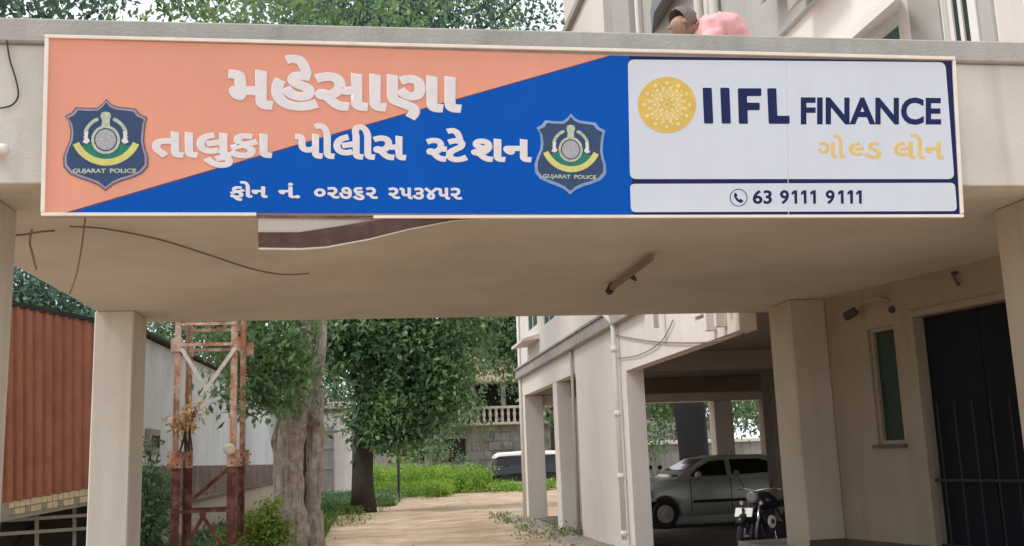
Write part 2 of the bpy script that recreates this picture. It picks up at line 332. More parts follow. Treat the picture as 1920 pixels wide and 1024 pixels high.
sk = MB(); wbox(sk, .02, DS0 - .06, .601, .70, -.012, .0); sk.box(4.281, 4.66, 9.785, 9.799, .601, .70)
sk.build('skirting', M['skirt'], por)
wf = MB(); wbox(wf, WS0 + .001, WS0 + .035, WZ0, WZ1, .03, .12); wbox(wf, WS1 - .035, WS1 - .001, WZ0, WZ1, .03, .12); wbox(wf, WS0 + .035, WS1 - .035, WZ1 - .035, WZ1, .03, .12); wbox(wf, WS0 + .035, WS1 - .035, WZ0, WZ0 + .035, .03, .12)
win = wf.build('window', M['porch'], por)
g = MB(); wbox(g, WS0 + .03, WS1 - .03, WZ0 + .03, WZ1 - .03, .07, .08); g.build('pane', M['winglass'], win)
g = MB(); wbox(g, WS0 - .03, WS1 + .03, WZ0 - .035, WZ0 - .002, -.05, .02); g.build('sill', M['skirt'], win)
df = MB(); wbox(df, DS0 - .07, DS0 - .002, .6, DZ1 + .07, -.02, .15); wbox(df, DS0 - .002, DS1, DZ1 + .002, DZ1 + .06, -.02, .15); wbox(df, DS1 - .07, DS1, .6, DZ1, -.01, .15)
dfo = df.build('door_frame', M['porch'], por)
dl = MB(); wbox(dl, DS0 + .005, DS0 + .63, .62, DZ1 - .005, .10, .135); dl.build('door_leaf', M['dark'], dfo)
dl = MB(); wbox(dl, DS0 + .645, DS1 - .075, .62, DZ1 - .005, .10, .135); dl.build('door_leaf', M['dark'], dfo)
first = None
gr = MB(); wbox(gr, DS0 + .01, DS1 - .08, 1.26, 1.285, .03, .05); wbox(gr, DS0 + .01, DS1 - .08, .70, .725, .03, .05); gr.build('grille_rail', M['bars'], dfo)
for k in range(6):
    s = DS0 + .12 + k * .2; q = MB(); q.tube([wp(s, .64, .04), wp(s, 1.95, .04)], .008, 6); q.build('grille_bar', M['bars'], dfo)
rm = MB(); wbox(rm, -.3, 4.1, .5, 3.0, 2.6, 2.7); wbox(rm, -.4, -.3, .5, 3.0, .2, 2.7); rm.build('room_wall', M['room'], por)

# ------------------------------------------------------------------ police building behind and to the right
FX = 4.1
bld = thing('station_building', 'pinkish white station building with open parking bay and square pillars', 'building', loc=(6, 20, 0))
# upper wall X = FX, built from panels that leave real window openings
holes = [(6.86, 7.55, 3.3, 4.86), (5.98, 6.26, 3.3, 7.0), (12.3, 13.1, 5.2, 7.0), (17.6, 18.9, 4.6, 6.0), (22.0, 23.4, 4.6, 6.0), (24.3, 25.8, 4.75, 6.1), (14.72, 16.1, 4.8, 12.5)]
ys = sorted({5.72, 19.4, 27.4} | {h[0] for h in holes} | {h[1] for h in holes}); 
uw = MB()
for y0, y1 in zip(ys, ys[1:]):
    zs = [3.27 if y0 < 10.75 else 3.22]
    hs = sorted([h for h in holes if h[0] <= y0 + 1e-6 and h[1] >= y1 - 1e-6], key=lambda h: h[2])
    z = zs[0]
    for h in hs:
        if h[2] > z: uw.box(FX, FX + .2, y0, y1, z, h[2])
        z = h[3]
    zt0 = 13 if y0 < 19.3 else 8.4
    if z < zt0: uw.box(FX, FX + .2, y0, y1, z, zt0)
uw.build('upper_wall', M['pink'], bld)
B('wall_panel', M['pink'], bld, FX, FX + .29, 15.92, 19.95, 0, 3.22, 0)
B('bay_lintel', M['pink'], bld, FX, FX + .2, 10.76, 15.92, 2.91, 3.22, 0)
B('wall_panel', M['pink'], bld, FX + .3, 8.4, 10.40, 10.60, 0, 3.09, .006)
for y0 in (22.1, 26.85):
    B('column', M['pink'], bld, FX, FX + .5, y0, y0 + .5, 0, 3.215, .012)
for (xa, xb) in ((9.34, 9.86), (10.76, 11.05), (6.9, 7.35)):
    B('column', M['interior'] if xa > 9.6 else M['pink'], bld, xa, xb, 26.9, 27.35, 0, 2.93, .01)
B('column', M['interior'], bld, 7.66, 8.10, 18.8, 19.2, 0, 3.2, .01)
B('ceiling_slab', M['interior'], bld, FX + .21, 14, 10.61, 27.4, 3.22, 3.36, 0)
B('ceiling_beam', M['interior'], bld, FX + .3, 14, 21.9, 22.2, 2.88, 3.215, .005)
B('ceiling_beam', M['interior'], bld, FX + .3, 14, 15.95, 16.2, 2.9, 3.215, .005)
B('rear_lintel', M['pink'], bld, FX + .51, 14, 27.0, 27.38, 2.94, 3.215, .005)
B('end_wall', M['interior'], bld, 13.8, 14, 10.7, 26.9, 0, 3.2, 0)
B('rear_wall', M['pink'], bld, FX + .21, 14, 27.2, 27.4, 3.37, 8.4, 0)
B('terrace_wall', M['cream'], bld, FX + .21, 14, 19.2, 19.4, 8.0, 13, 0)
B('ledge', M['ledge'], bld, FX - .10, FX - .001, 16.6, 19.4, 10.05, 10.2, .005)
B('ledge', M['ledge'], bld, FX - .13, FX - .001, 14.6, 27.5, 3.70, 3.92, .01)
B('ledge_shelf', M['ledge'], bld, FX - .17, FX - .001, 14.6, 27.55, 3.922, 3.97, .008)
q = MB(); q.hexa([(FX - .001, 6.87, 4.9), (FX - .001, 9.2, 4.9), (3.68, 9.2, 4.66), (3.68, 6.10, 4.66), (FX - .001, 6.87, 5.0), (FX - .001, 9.2, 5.0), (3.68, 9.2, 4.74), (3.68, 6.10, 4.74)]); q.build('sunshade', M['pink'], bld)
# upper storey features seen over the parapet
B('pier', M['bluegrey'], bld, FX + .35, FX + .55, 13.2, 16.5, 3.9, 13, 0)
B('pier', M['greywall'], bld, FX - .22, FX - .001, 13.75, 14.70, 3.98, 13, .01)
B('wall_band', M['greywall'], bld, FX - .06, FX - .001, 8.05, 13.7, 5.6, 13, .004)
B('wall_band', M['greywall'], bld, FX - .03, FX - .001, 6.31, 6.70, 3.3, 13, .004)
B('wall_band', M['greywall'], bld, FX - .03, FX - .001, 5.74, 5.87, 3.3, 13, .004)
for y0, y1, m_ in ((6.70, 6.85, 'trim'), (5.89, 5.97, 'trim'), (6.265, 6.295, 'trim')):
    B('window_trim', M[m_], bld, FX - .045, FX - .001, y0 - .01, y1 - .03, 3.3, 13, .006)
def window(y0, y1, z0, z1, mull=1, glass='glass'):
    f = MB(); d0, d1 = FX + .004, FX + .05
    f.box(d0, d1, y0, y0 + .05, z0, z1); f.box(d0, d1, y1 - .05, y1, z0, z1); f.box(d0, d1, y0 + .05, y1 - .05, z0, z0 + .05); f.box(d0, d1, y0 + .05, y1 - .05, z1 - .05, z1)
    for k in range(mull):
        y = y0 + (y1 - y0) * (k + 1) / (mull + 1); f.box(d0, d1, y - .02, y + .02, z0 + .05, z1 - .05)
    wo_ = f.build('window', M['trim'], bld)
    MB().box(FX + .018, FX + .026, y0 + .05, y1 - .05, z0 + .05, z1 - .05).build('pane', M[glass], wo_)
    return wo_
window(6.86, 7.55, 3.3, 4.86, 0); window(5.98, 6.26, 3.3, 7.0, 1, 'winglass'); window(12.3, 13.1, 5.2, 7.0, 1)
window(17.6, 18.9, 4.6, 6.0); window(22.0, 23.4, 4.6, 6.0); window(24.3, 25.8, 4.75, 6.1)
for y0, y1, z, dp in ((17.4, 19.1, 6.05, .5), (21.8, 23.6, 6.05, .5), (24.1, 26.0, 4.42, .42)):
    s = MB(); s.hexa([(FX - .001, y0, z), (FX - .001, y1, z), (FX - dp, y1, z - .06), (FX - dp, y0, z - .06), (FX - .001, y0, z + .12), (FX - .001, y1, z + .12), (FX - dp, y1, z), (FX - dp, y0, z)])
    s.build('sunshade', M['pink'], bld)
a, b_ = at(1226, 24, X=3.8), at(1272, 2, X=3.8)
q = MB(); q.hexa([(FX - .07, b_.y, 7.45), (FX - .07, a.y + .9, 7.45), (3.8, a.y, a.z), (3.8, b_.y, a.z), (FX - .07, b_.y, 7.8), (FX - .07, a.y + .9, 7.8), (3.8, a.y, a.z + .25), (3.8, b_.y, a.z + .25)]); q.build('sunshade', M['bluegrey'], bld)
for x0, x1, y in ((1478, 1552, 22), (1425, 1470, 10)):
    a, b_ = at(x0, y, X=3.85), at(x1, 8, X=3.85)
    q = MB(); q.hexa([(FX - .07, b_.y, a.z + .14), (FX - .07, a.y, a.z + .14), (3.85, a.y, a.z), (3.85, b_.y, a.z + .05), (FX - .07, b_.y, a.z + .2), (FX - .07, a.y, a.z + .25), (3.85, a.y, a.z + .12), (3.85, b_.y, a.z + .12)]); q.build('sunshade', M['ledge'], bld)
for y in (10.95, 10.45, 10.62, 13.55):
    s = MB(); s.tube([(FX - .14, y, 3.3), (FX - .14, y, 13)], .055 if y != 13.55 else .035, 10); s.build('drain_pipe', M['trim'], bld, smooth=True)
# lower down-pipe with elbow, and thin grey pipe
s = MB(); s.tube([(FX - .09, 16.25, .25), (FX - .09, 16.25, 3.60), (FX - .09, 16.3, 3.75), (FX - .25, 16.35, 3.95)], .045, 10)
for z in (.3, 1.2, 2.2, 3.25): s.lathe((FX - .09, 16.25, z), (0, 0, 1), [(0, .058), (.09, .058)], 12)
s.build('down_pipe', M['trim'], bld, smooth=True)
MB().tube([(FX - .05, 20.05, .05), (FX - .05, 20.05, 3.7)], .035, 8).build('grey_pipe', M['ledge'], bld, smooth=True)
MB().tube([(FX - .05, 27.2, .05), (FX - .05, 27.2, 6)], .04, 8).build('down_pipe', M['trim'], bld, smooth=True)
for y in (11.15, 11.5): B('terrace_post', M['pink'], bld, FX - .13, FX - .001, y, y + .08, 3.0, 3.5, .005)

# ------------------------------------------------------------------ signboard
sgn = thing('signboard', 'long orange, blue and white police station signboard mounted on the canopy front', 'sign', loc=(.9, 5.3, 2.9))
# board plane: top leans forward a little
SP = Vector((0, 5.34, 2.92)); SN = Vector((0, -1, -.07)).normalized()    # normal, facing the camera
def S(px, py, h=0.0):
    r = ray(px, py); o = Vector((0, 0, EYE)); t = (SP - o).dot(SN) / r.dot(SN)
    return o + r * t + SN * h
def sp(name, pts, h, m, parent=sgn, th=.0012):
    base = [S(x, y, h) for x, y in pts]
    return MB().prism(base, SN * th).build(name, m, parent)
cor = [(86, 66), (1789, 113), (1804, 405), (78, 403)]
box = MB(); box.prism([S(x, y, -.006) for x, y in cor], Vector((0, .062, 0))); box.build('board_box', M['ledge'], sgn)
sp('orange_panel', [(90, 72), (1176, 105), (1182, 402), (84, 400)], -.004, M['orange'], th=.004)
sp('finance_panel', [(1174, 105), (1786, 115), (1801, 403), (1180, 402)], -.0045, M['navy'], th=.0043)
sp('blue_panel', [(128, 399), (640, 249), (1150, 104.5), (1176, 105.3), (1182, 402)], .0002, M['blue'])
sp('dark_edge_line', [(120, 399.5), (640, 247), (1143, 104.3), (1150, 104.5), (640, 249.5), (132, 399.5)], .0008, M['edge'])
sp('blue_margin', [(1173, 105.2), (1180, 105.3), (1186, 402), (1180, 402)], .0010, M['blue'])
for q in [[(1473, 113), (1474.4, 113), (1479, 402), (1477.6, 402)]]: sp('panel_seam', q, .0029, M['seam'], th=.0002)
def rrect(q, r=9, n=4):
    out = []; k = len(q)
    for i in range(k):
        p, a, b_ = Vector(q[i]), Vector(q[i - 1]), Vector(q[(i + 1) % k])
        da, db = (a - p).normalized() * r, (b_ - p).normalized() * r
        for j in range(n + 1):
            t = j / n; out.append(tuple((p + da) * (1 - t) ** 2 + p * 2 * t * (1 - t) + (p + db) * t ** 2))
    return out
sp('white_panel', rrect([(1177, 112), (1772, 117), (1789, 336), (1181, 336)], 12), .0016, M['white'])
sp('white_panel', rrect([(1181, 345), (1790, 343), (1794, 396), (1183, 398)], 9), .0016, M['white'])
def framebar(a, b_, wpx, m='frame'):
    d = (Vector(b_) - Vector(a)).normalized(); nrm = Vector((-d.y, d.x)) * wpx / 2
    q = [Vector(a) - nrm, Vector(b_) - nrm, Vector(b_) + nrm, Vector(a) + nrm]
    MB().prism([S(p.x, p.y, -.008) for p in q], SN * .022).build('frame_bar', M[m], sgn, bevel=.002)
framebar((85, 69), (1789, 110.5), 6); framebar((89, 72.5), (81, 399), 7.5); framebar((1787, 114), (1802.5, 401), 5.5)
framebar((78, 402.5), (481, 402.5), 6); framebar((700, 407.5), (1805, 405.5), 5.5)

def text(name, s, x0, x1, base, top, m, bold=.03, clip=None, hn=None, h=.0032, parent=sgn):
    """lettering: s is fitted between pixel columns x0..x1, its baseline and letter-top lines given at both ends"""
    cu = bpy.data.curves.new(name, 'FONT'); cu.body = s; cu.size = 1; cu.fill_mode = 'BOTH'; cu.resolution_u = 4
    cu.bevel_depth = bold; cu.bevel_resolution = 1; cu.extrude = .004
    o = bpy.data.objects.new('tmp', cu); C.objects.link(o); bpy.context.view_layer.update()
    me = bpy.data.meshes.new_from_object(o.evaluated_get(bpy.context.evaluated_depsgraph_get())); bpy.data.objects.remove(o)
    if clip:
        bm = bmesh.new(); bm.from_mesh(me); xs = [v.co.x for v in bm.verts]; cx = min(xs) + (max(xs) - min(xs)) * clip
        bmesh.ops.bisect_plane(bm, geom=bm.verts[:] + bm.edges[:] + bm.faces[:], plane_co=(cx, 0, 0), plane_no=(1, 0, 0), clear_outer=True); bm.to_mesh(me); bm.free()
    n = len(me.vertices); co = np.empty(n * 3); me.vertices.foreach_get('co', co); co = co.reshape(-1, 3)
    xa, xb = co[:, 0].min(), co[:, 0].max(); H = hn
    o3 = np.empty_like(co); off = Vector(parent.location) if parent is not None else Vector()
    if parent is not sgn and parent is not None: off = Vector(sgn.location)
    c00, c10 = S(x0, base[0]), S(x1, base[1]); c01, c11 = S(x0, top[0]), S(x1, top[1])
    for i in range(n):
        u = (co[i, 0] - xa) / (xb - xa); v = (co[i, 1] + bold * .5) / (H + bold)
        p = c00.lerp(c10, u).lerp(c01.lerp(c11, u), v) + SN * (h + co[i, 2] * .003) - off
        o3[i] = p
    me.vertices.foreach_set('co', o3.ravel()); me.update(); me.materials.clear(); me.materials.append(m)
    return link(name, me, None, parent)
GH = .63    # height of Gujarati letters per em
LT = M['letter']
text('lettering', 'મહેસાણા', 427, 866, (203, 210), (129, 144), LT, .042, hn=GH)
text('lettering', 'તાલુકા', 285, 511, (295, 295.5), (246, 251), LT, .040, hn=GH)
text('lettering', 'પોલીસ', 552, 762, (296, 300), (250, 255), LT, .040, hn=GH)
text('lettering', 'સ', 798.5, 838, (302, 302.5), (258, 259), LT, .040, clip=.66, hn=GH)
text('lettering', 'ટે', 836, 878, (302.5, 303), (259, 259.5), LT, .040, hn=GH)
text('lettering', 'શન', 883, 997, (302.5, 303.5), (259.5, 261), LT, .040, hn=GH)
text('lettering', 'ફોન', 431, 502, (370.5, 371), (349, 349.5), LT, .034, hn=GH)
text('lettering', 'નં.', 522, 563, (371, 371.5), (349.5, 350), LT, .034, hn=GH)
text('lettering', '૦૨૭૬૨', 589, 709, (372, 373), (350.5, 351), LT, .034, hn=GH)
text('lettering', '૨૫૩૪૫૨', 728, 867, (373, 374.5), (351.5, 352), LT, .034, hn=GH)
GT = M['goldtext']
text('lettering', 'ગો', 1532, 1584, (296, 296.5), (265, 265.5), GT, .024, hn=GH)
text('lettering', 'લ', 1591, 1619, (296.5, 297), (265.5, 265.5), GT, .024, clip=.68, hn=GH)
text('lettering', 'ડ', 1619, 1652, (297, 297), (265.5, 265.5), GT, .024, hn=GH)
text('lettering', 'લોન', 1675, 1769, (297.5, 298.5), (264.5, 265), GT, .024, hn=GH)
NV = M['navy']; LH = .69
for nm, q in (('I', [(1317, 165), (1334, 165), (1337, 232), (1320, 232)]), ('I', [(1350, 165), (1367, 165), (1370, 232), (1353, 232)]),
              ('F', [(1383, 166), (1427, 166), (1427, 180.5), (1400, 180.5), (1400.5, 193), (1424, 193), (1424, 207), (1401, 207), (1402, 232.5), (1385, 232.5)]),
              ('L', [(1438, 166), (1455, 166), (1457, 217.5), (1480, 217.5), (1480, 232.5), (1441, 232.5)])):
    sp('lettering', rrect(q, 2.2, 2), .003, NV)
text('lettering', 'FINANCE', 1501, 1764, (232.5, 232.8), (183.5, 184.5), NV, .032, hn=LH)
text('lettering', '63', 1411, 1447, (382, 382), (357.5, 357.3), NV, .028, hn=LH)
for x in (1462, 1547.5): text('lettering', '9', x, x + 17, (382, 382), (357.3, 357), NV, .028, hn=LH)
for x in (1484, 1501.5, 1519, 1571, 1588.5, 1605):
    sp('lettering', [(x + 4, 357.2), (x + 10, 357.2), (x + 10.3, 382), (x + 5.2, 382), (x + 5, 363), (x, 366), (x, 361)], .003, NV)
def ring(cx, cy, r0, r1, n=28): # ring as quads, in pixels of the board
    return [((cx + r0 * math.cos(a), cy + r0 * math.sin(a)), (cx + r1 * math.cos(a), cy + r1 * math.sin(a))) for a in [2 * math.pi * k / n for k in range(n)]]
def ringmesh(mb, cx, cy, r0, r1, h, n=28, sy=1.):
    q = ring(0, 0, r0, r1, n); 
    vs = [S(cx + p[0], cy + p[1] * sy, h) for pr in q for p in pr]
    mb.add(vs, [(2 * i, 2 * i + 1, (2 * i + 3) % (2 * n), (2 * i + 2) % (2 * n)) for i in range(n)])
def disc(cx, cy, r, n=20, sy=1.): return [(cx + r * math.cos(2 * math.pi * k / n), cy + r * sy * math.sin(2 * math.pi * k / n)) for k in range(n)]
pi_ = MB(); ringmesh(pi_, 1384.5, 371, 15.0, 16.6, .0032); 
pi_.prism([S(x, y, .003) for x, y in [(1376, 363), (1379.5, 361.5), (1382.5, 367), (1380.5, 369.5), (1385.5, 375), (1388, 373), (1393.5, 376.5), (1391.5, 380), (1387.5, 381), (1380.5, 376.5), (1376, 369)]], SN * .0006)
pi_.build('phone_icon', NV, sgn, recalc=False)
gd = sp('gold_disc', disc(1250, 197, 54.5, 40, .965), .003, M['gold'])
md = MB()
for R_, n_, r_s in ((13, 8, 2.8), (23, 12, 3.2), (33, 16, 3.1), (42.5, 12, 3.6)):
    for k in range(n_):
        a = 2 * math.pi * (k + (.5 if n_ == 16 else 0)) / n_
        x, y = 1250 + R_ * math.cos(a), 197 + R_ * .965 * math.sin(a)
        md.prism([S(px, py, .0045) for px, py in disc(x, y, r_s, 8)], SN * .0005)
for k in range(12):
    a = 2 * math.pi * (k + .5) / 12; c_, s_ = math.cos(a), math.sin(a)
    p = [(1250 + r * c_ - w_ * s_, 197 + r * .965 * s_ + w_ * c_) for r, w_ in ((15, -.9), (40, -.9), (40, .9), (15, .9))]
    md.prism([S(px, py, .0045) for px, py in p], SN * .0003)
ringmesh(md, 1250, 197, 17, 19, .0049, 24, .965); ringmesh(md, 1250, 197, 27.2, 29, .0049, 28, .965); ringmesh(md, 1250, 197, 5, 7, .0049, 12, .965)
md.build('lattice_pattern', M['goldpale'], gd, recalc=False)

SH = [(460, 85), (500, 132), (560, 158), (650, 168), (740, 178), (775, 225), (850, 262), (832, 320), (824, 400), (818, 480), (832, 560), (858, 640), (856, 730), (800, 795), (700, 838), (600, 868), (520, 905), (450, 960),
      (385, 908), (300, 872), (200, 838), (110, 800), (52, 730), (48, 640), (75, 560), (112, 480), (120, 400), (108, 310), (68, 245), (130, 215), (165, 165), (270, 172), (370, 170), (425, 128)]
def crest(mapf, outline, label):
    cx, cy = 455, 510
    def sc_(k, ox=0, oy=0): return [mapf(cx + (x - cx) * k + ox, cy + (y - cy) * k + oy) for x, y in SH]
    root = sp('crest', sc_(1.01), .0022, M['crestdark'] if outline == 'crestline' else M[outline]); root['label'] = label
    sp('crest_outline', sc_(.975), .0036, M[outline], root); sp('crest_field', sc_(.925), .005, M['crestfield'], root)
    def arc(c, r0, r1, a0, a1, n=16, sx=1.):
        o = [(c[0] + r0 * sx * math.cos(a), c[1] + r0 * math.sin(a)) for a in [a0 + (a1 - a0) * k / n for k in range(n + 1)]]
        return [o, [(c[0] + r1 * sx * math.cos(a), c[1] + r1 * math.sin(a)) for a in [a0 + (a1 - a0) * k / n for k in range(n + 1)]]]
    def band(mb, c, r0, r1, a0, a1, h, sx=1., n=16):
        i, o = arc(c, r0, r1, a0, a1, n, sx); vs = [S(*mapf(*p), h) for p in i + o]
        mb.add(vs, [(k, k + 1, n + 2 + k, n + 1 + k) for k in range(n)])
    d = math.radians
    b_ = MB(); band(b_, (458, 470), 150, 262, d(14), d(166), .0068, .95); b_.build('green_ribbon', M['crestgreen'], root, recalc=False)
    b_ = MB(); band(b_, (458, 385), 275, 338, d(24), d(156), .0074, 1.03); b_.build('yellow_ribbon', M['crestyellow'], root, recalc=False)
    b_ = MB(); band(b_, (455, 475), 112, 138, 0, d(360), .0074, 1, 28); band(b_, (455, 455), 175, 208, d(195), d(248), .0074, 1.05); band(b_, (455, 455), 175, 208, d(292), d(345), .0074, 1.05)
    for k in range(9):
        for sg in (-1, 1):
            a = d(-90 + sg * (24 + k * 9)); x, y = 455 + 200 * math.cos(a), 462 + 196 * math.sin(a)
            b_.prism([S(*mapf(*p), .0078) for p in disc(x, y, 15, 7)], SN * .0004)
    b_.prism([S(*mapf(*p), .0072) for p in [(415, 345), (420, 290), (405, 250), (415, 215), (455, 205), (497, 215), (507, 250), (492, 290), (497, 345)]], SN * .0006)
    b_.build('laurel_wreath', M['crestpale'], root, recalc=False)
    for sg in (-1, 1):
        b_ = MB(); b_.prism([S(*mapf(455 + sg * x, y), .0080) for x, y in [(165, 395), (205, 400), (200, 465), (222, 500), (180, 515), (150, 490), (172, 450)]], SN * .0004)
        b_.build('emblem_supporter', M['letter'], root, recalc=False)
    b_ = MB(); b_.prism([S(*mapf(*p), .0076) for p in disc(455, 475, 100, 24)], SN * .0004); w_ = b_.build('wheel_disc', M['crestsilver'], root)
    b_ = MB()
    for k in range(12):
        a = 2 * math.pi * k / 12; c_, s_ = math.cos(a), math.sin(a)
        b_.add([S(*mapf(455 + r * c_ - ww * s_, 475 + r * s_ + ww * c_), .0084) for r, ww in ((22, -3), (88, -3), (88, 3), (22, 3))], [(0, 1, 2, 3)])
    b_.build('wheel_spokes', M['crestpale'], root, recalc=False)
    for s_, xa, xb in (('GUJARAT', 138, 455), ('POLICE', 495, 748)):
        a0, a1 = mapf(xa, 792), mapf(xb, 792); t0, t1 = mapf(xa, 752), mapf(xb, 752)
        text('lettering', s_, a0[0], a1[0], (a0[1], a1[1]), (t0[1], t1[1]), M['crestpale'], .03, hn=LH, h=.0064, parent=root)
crest(lambda x, y: (110 + x / 5.122, 170 + y / 5.122), 'crestline', 'dark blue police crest on the orange panel')
crest(lambda x, y: (1003.2 + (x - 50) / 810 * 132.7, 214 + (y - 85) / 875 * 150 + (x - 455) * .004), 'crestline2', 'dark blue police crest with pale outline on the blue panel')

# torn vinyl sagging under the board; the dark sheet stands for its shaded hollow
up_ = [(484, 436), (560, 436), (640, 424), (720, 411), (800, 408), (880, 407), (930, 406.5)]
lo_ = [(484, 462), (560, 463), (610, 460), (690, 446), (765, 428), (850, 412), (930, 408)]
fl = MB(); n = len(up_)
vs = [S(x, y, .006) for x, y in up_] + [S(x, y, -.02 - .01 * math.sin(k)) for k, (x, y) in enumerate(lo_)]; vs += [v + Vector((0, .004, 0)) for v in vs]
fl.add(vs, [(i, i + 1, n + i + 1, n + i) for i in range(n - 1)] + [(2 * n + i, 3 * n + i, 3 * n + i + 1, 2 * n + i + 1) for i in range(n - 1)])
fl.build('torn_flap', M['torn'], sgn, recalc=False)
hm = MB()
hm.tube([S(x, y + 3.5 - .4 * k, -.022 - .01 * math.sin(k)) for k, (x, y) in enumerate(lo_)], [.006, .006, .005, .004, .003, .002, .002], 6); hm.build('torn_hem', M['hem'], sgn, smooth=True)
sp('torn_flap', [(484, 409), (700, 411), (640, 423), (560, 435), (484, 435)], -.012, M['soffit'], th=.003)
sp('exposed_edge', [(481, 403), (700, 408), (860, 406.5), (860, 410), (700, 411), (481, 408)], -.002, M['torn'], th=.004)

# ------------------------------------------------------------------ fittings on the canopy and walls
def cable(pts, r, m, label, cat='cable', name='hanging_cable', group=None):
    pts = [Vector(p) for p in pts]; out = []
    for i in range(len(pts) - 1):
        p0, p1, p2, p3 = pts[max(i - 1, 0)], pts[i], pts[i + 1], pts[min(i + 2, len(pts) - 1)]
        for k in range(6):
            t = k / 6; out.append(.5 * ((2 * p1) + (p2 - p0) * t + (2 * p0 - 5 * p1 + 4 * p2 - p3) * t * t + (3 * p1 - p0 - 3 * p2 + p3) * t ** 3))
    out.append(pts[-1]); o = MB().tube(out, r, 6).build(name, m, None, True); return tag(o, label, cat, group)
zc = ZS - .006
cable([at(130, 425, Z=zc), at(200, 430, Z=zc), at(300, 450, Z=zc), at(390, 478, Z=zc), at(470, 504, Z=zc), at(530, 515, Z=zc), at(580, 513, Z=zc)], .0045, M['wirebrown'], 'thin brown wire running across the ceiling below the signboard, ending in a knob')
cable([at(160, 408, Y=5.9), at(152, 470, Y=5.9), at(142, 520, Y=5.9), at(130, 552, Y=5.9)], .005, M['wirebrown'], 'thin wire dangling below the left end of the signboard, right of the other')
cable([at(60, 430, Y=5.9), at(56, 455, Y=5.9), at(62, 480, Y=5.9), at(68, 505, Y=5.9)], .007, M['wirebrown'], 'short thick wire dangling beside the left front pillar')
cable([at(0, 441, Z=zc), at(40, 441, Z=zc), at(70, 436, Z=zc), at(102, 433, Z=zc)], .006, M['wirebrown'], 'short wire along the ceiling beside the left front pillar')
cable([at(12, 70, Y=5.39), at(18, 110, Y=5.40), at(30, 150, Y=5.40), at(34, 180, Y=5.40), at(22, 197, Y=5.4), at(0, 203, Y=5.40)], .005, M['cable'], 'black cable curling down the canopy face left of the signboard')
tk = MB(); a, b_ = at(1145, 541, Z=3.05), at(1222, 482, Z=3.05)
tb = thing('lamp_batten', 'bare brown tube lamp holder on the canopy ceiling', 'lamp holder', loc=tuple(a))
MB().bar(a, b_, .035, .05).build('batten', M['wirebrown'], tb, bevel=.004)
MB().bar(a + Vector((-.03, -.03, -.045)), a + Vector((.03, .0, .05)), .05, .05).build('end_holder', M['cable'], tb)
MB().tube([a.lerp(b_, .45), a.lerp(b_, .5) + Vector((.05, 0, -.05)), a.lerp(b_, .55)], .012, 6).build('clip', M['cable'], tb)
def wcam(name, label, cat, p, d): return thing(name, label, cat, loc=tuple(p))
p = wp(.50, 2.86, -.01); cc = thing('security_camera', 'small dark wall camera on a curved bracket above the narrow window', 'camera', loc=tuple(p))
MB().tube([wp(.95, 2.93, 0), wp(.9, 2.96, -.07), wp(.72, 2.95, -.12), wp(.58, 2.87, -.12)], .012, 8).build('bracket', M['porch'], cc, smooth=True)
MB().lathe(wp(.60, 2.88, -.12), (WD * -1 + Vector((-.2, 0, -.35))), [(-.02, .02), (0, .042), (.12, .045), (.13, .03)], 14).build('camera_body', M['cable'], cc, smooth=True)
MB().lathe(wp(.98, 2.84, 0), -WN, [(0, .035), (.03, .03)], 10).build('junction_box', M['cable'], cc)
hk = MB(); q = at(1787, 505, X=5.02); s_ = (q - W0).dot(WD); hk.tube([wp(s_, 3.04, -.01), wp(s_, 3.035, -.05), wp(s_ + .02, 3.0, -.06), wp(s_ + .0, 2.97, -.03), wp(s_ + .03, 2.93, -.03)], [.014, .016, .014, .012, .016], 8)
tag(hk.build('wall_hook', M['skirt'], None, True), 'small dark metal hook on the wall above the dark door', 'hook')
p = at(8, 278, Y=5.36); lc = thing('security_camera', 'small pale camera on the canopy face at the left edge', 'camera', loc=tuple(p))
MB().lathe(p + Vector((-.06, .0, 0)), (1, -.3, -.2), [(0, .03), (.08, .03), (.09, .02)], 12).build('camera_body', M['trim'], lc, smooth=True)
MB().box(p.x - .09, p.x - .05, p.y, 5.42, p.z - .02, p.z + .02).build('bracket', M['cable'], lc)
cable([at(1150, 628, X=FX - .03), at(1220, 640, X=FX - .03), at(1290, 643, X=FX - .03), at(1340, 640, X=FX - .03), at(1395, 625, X=FX - .03)], .010, M['wirebrown'], 'dark cable sagging across the wall above the parking bay')
cable([at(1262, 600, X=FX - .03), at(1240, 640, X=FX - .03), at(1200, 665, X=FX - .03), at(1160, 672, X=FX - .03)], .008, M['wirebrown'], 'cable curving down the facade beside the white downpipe')

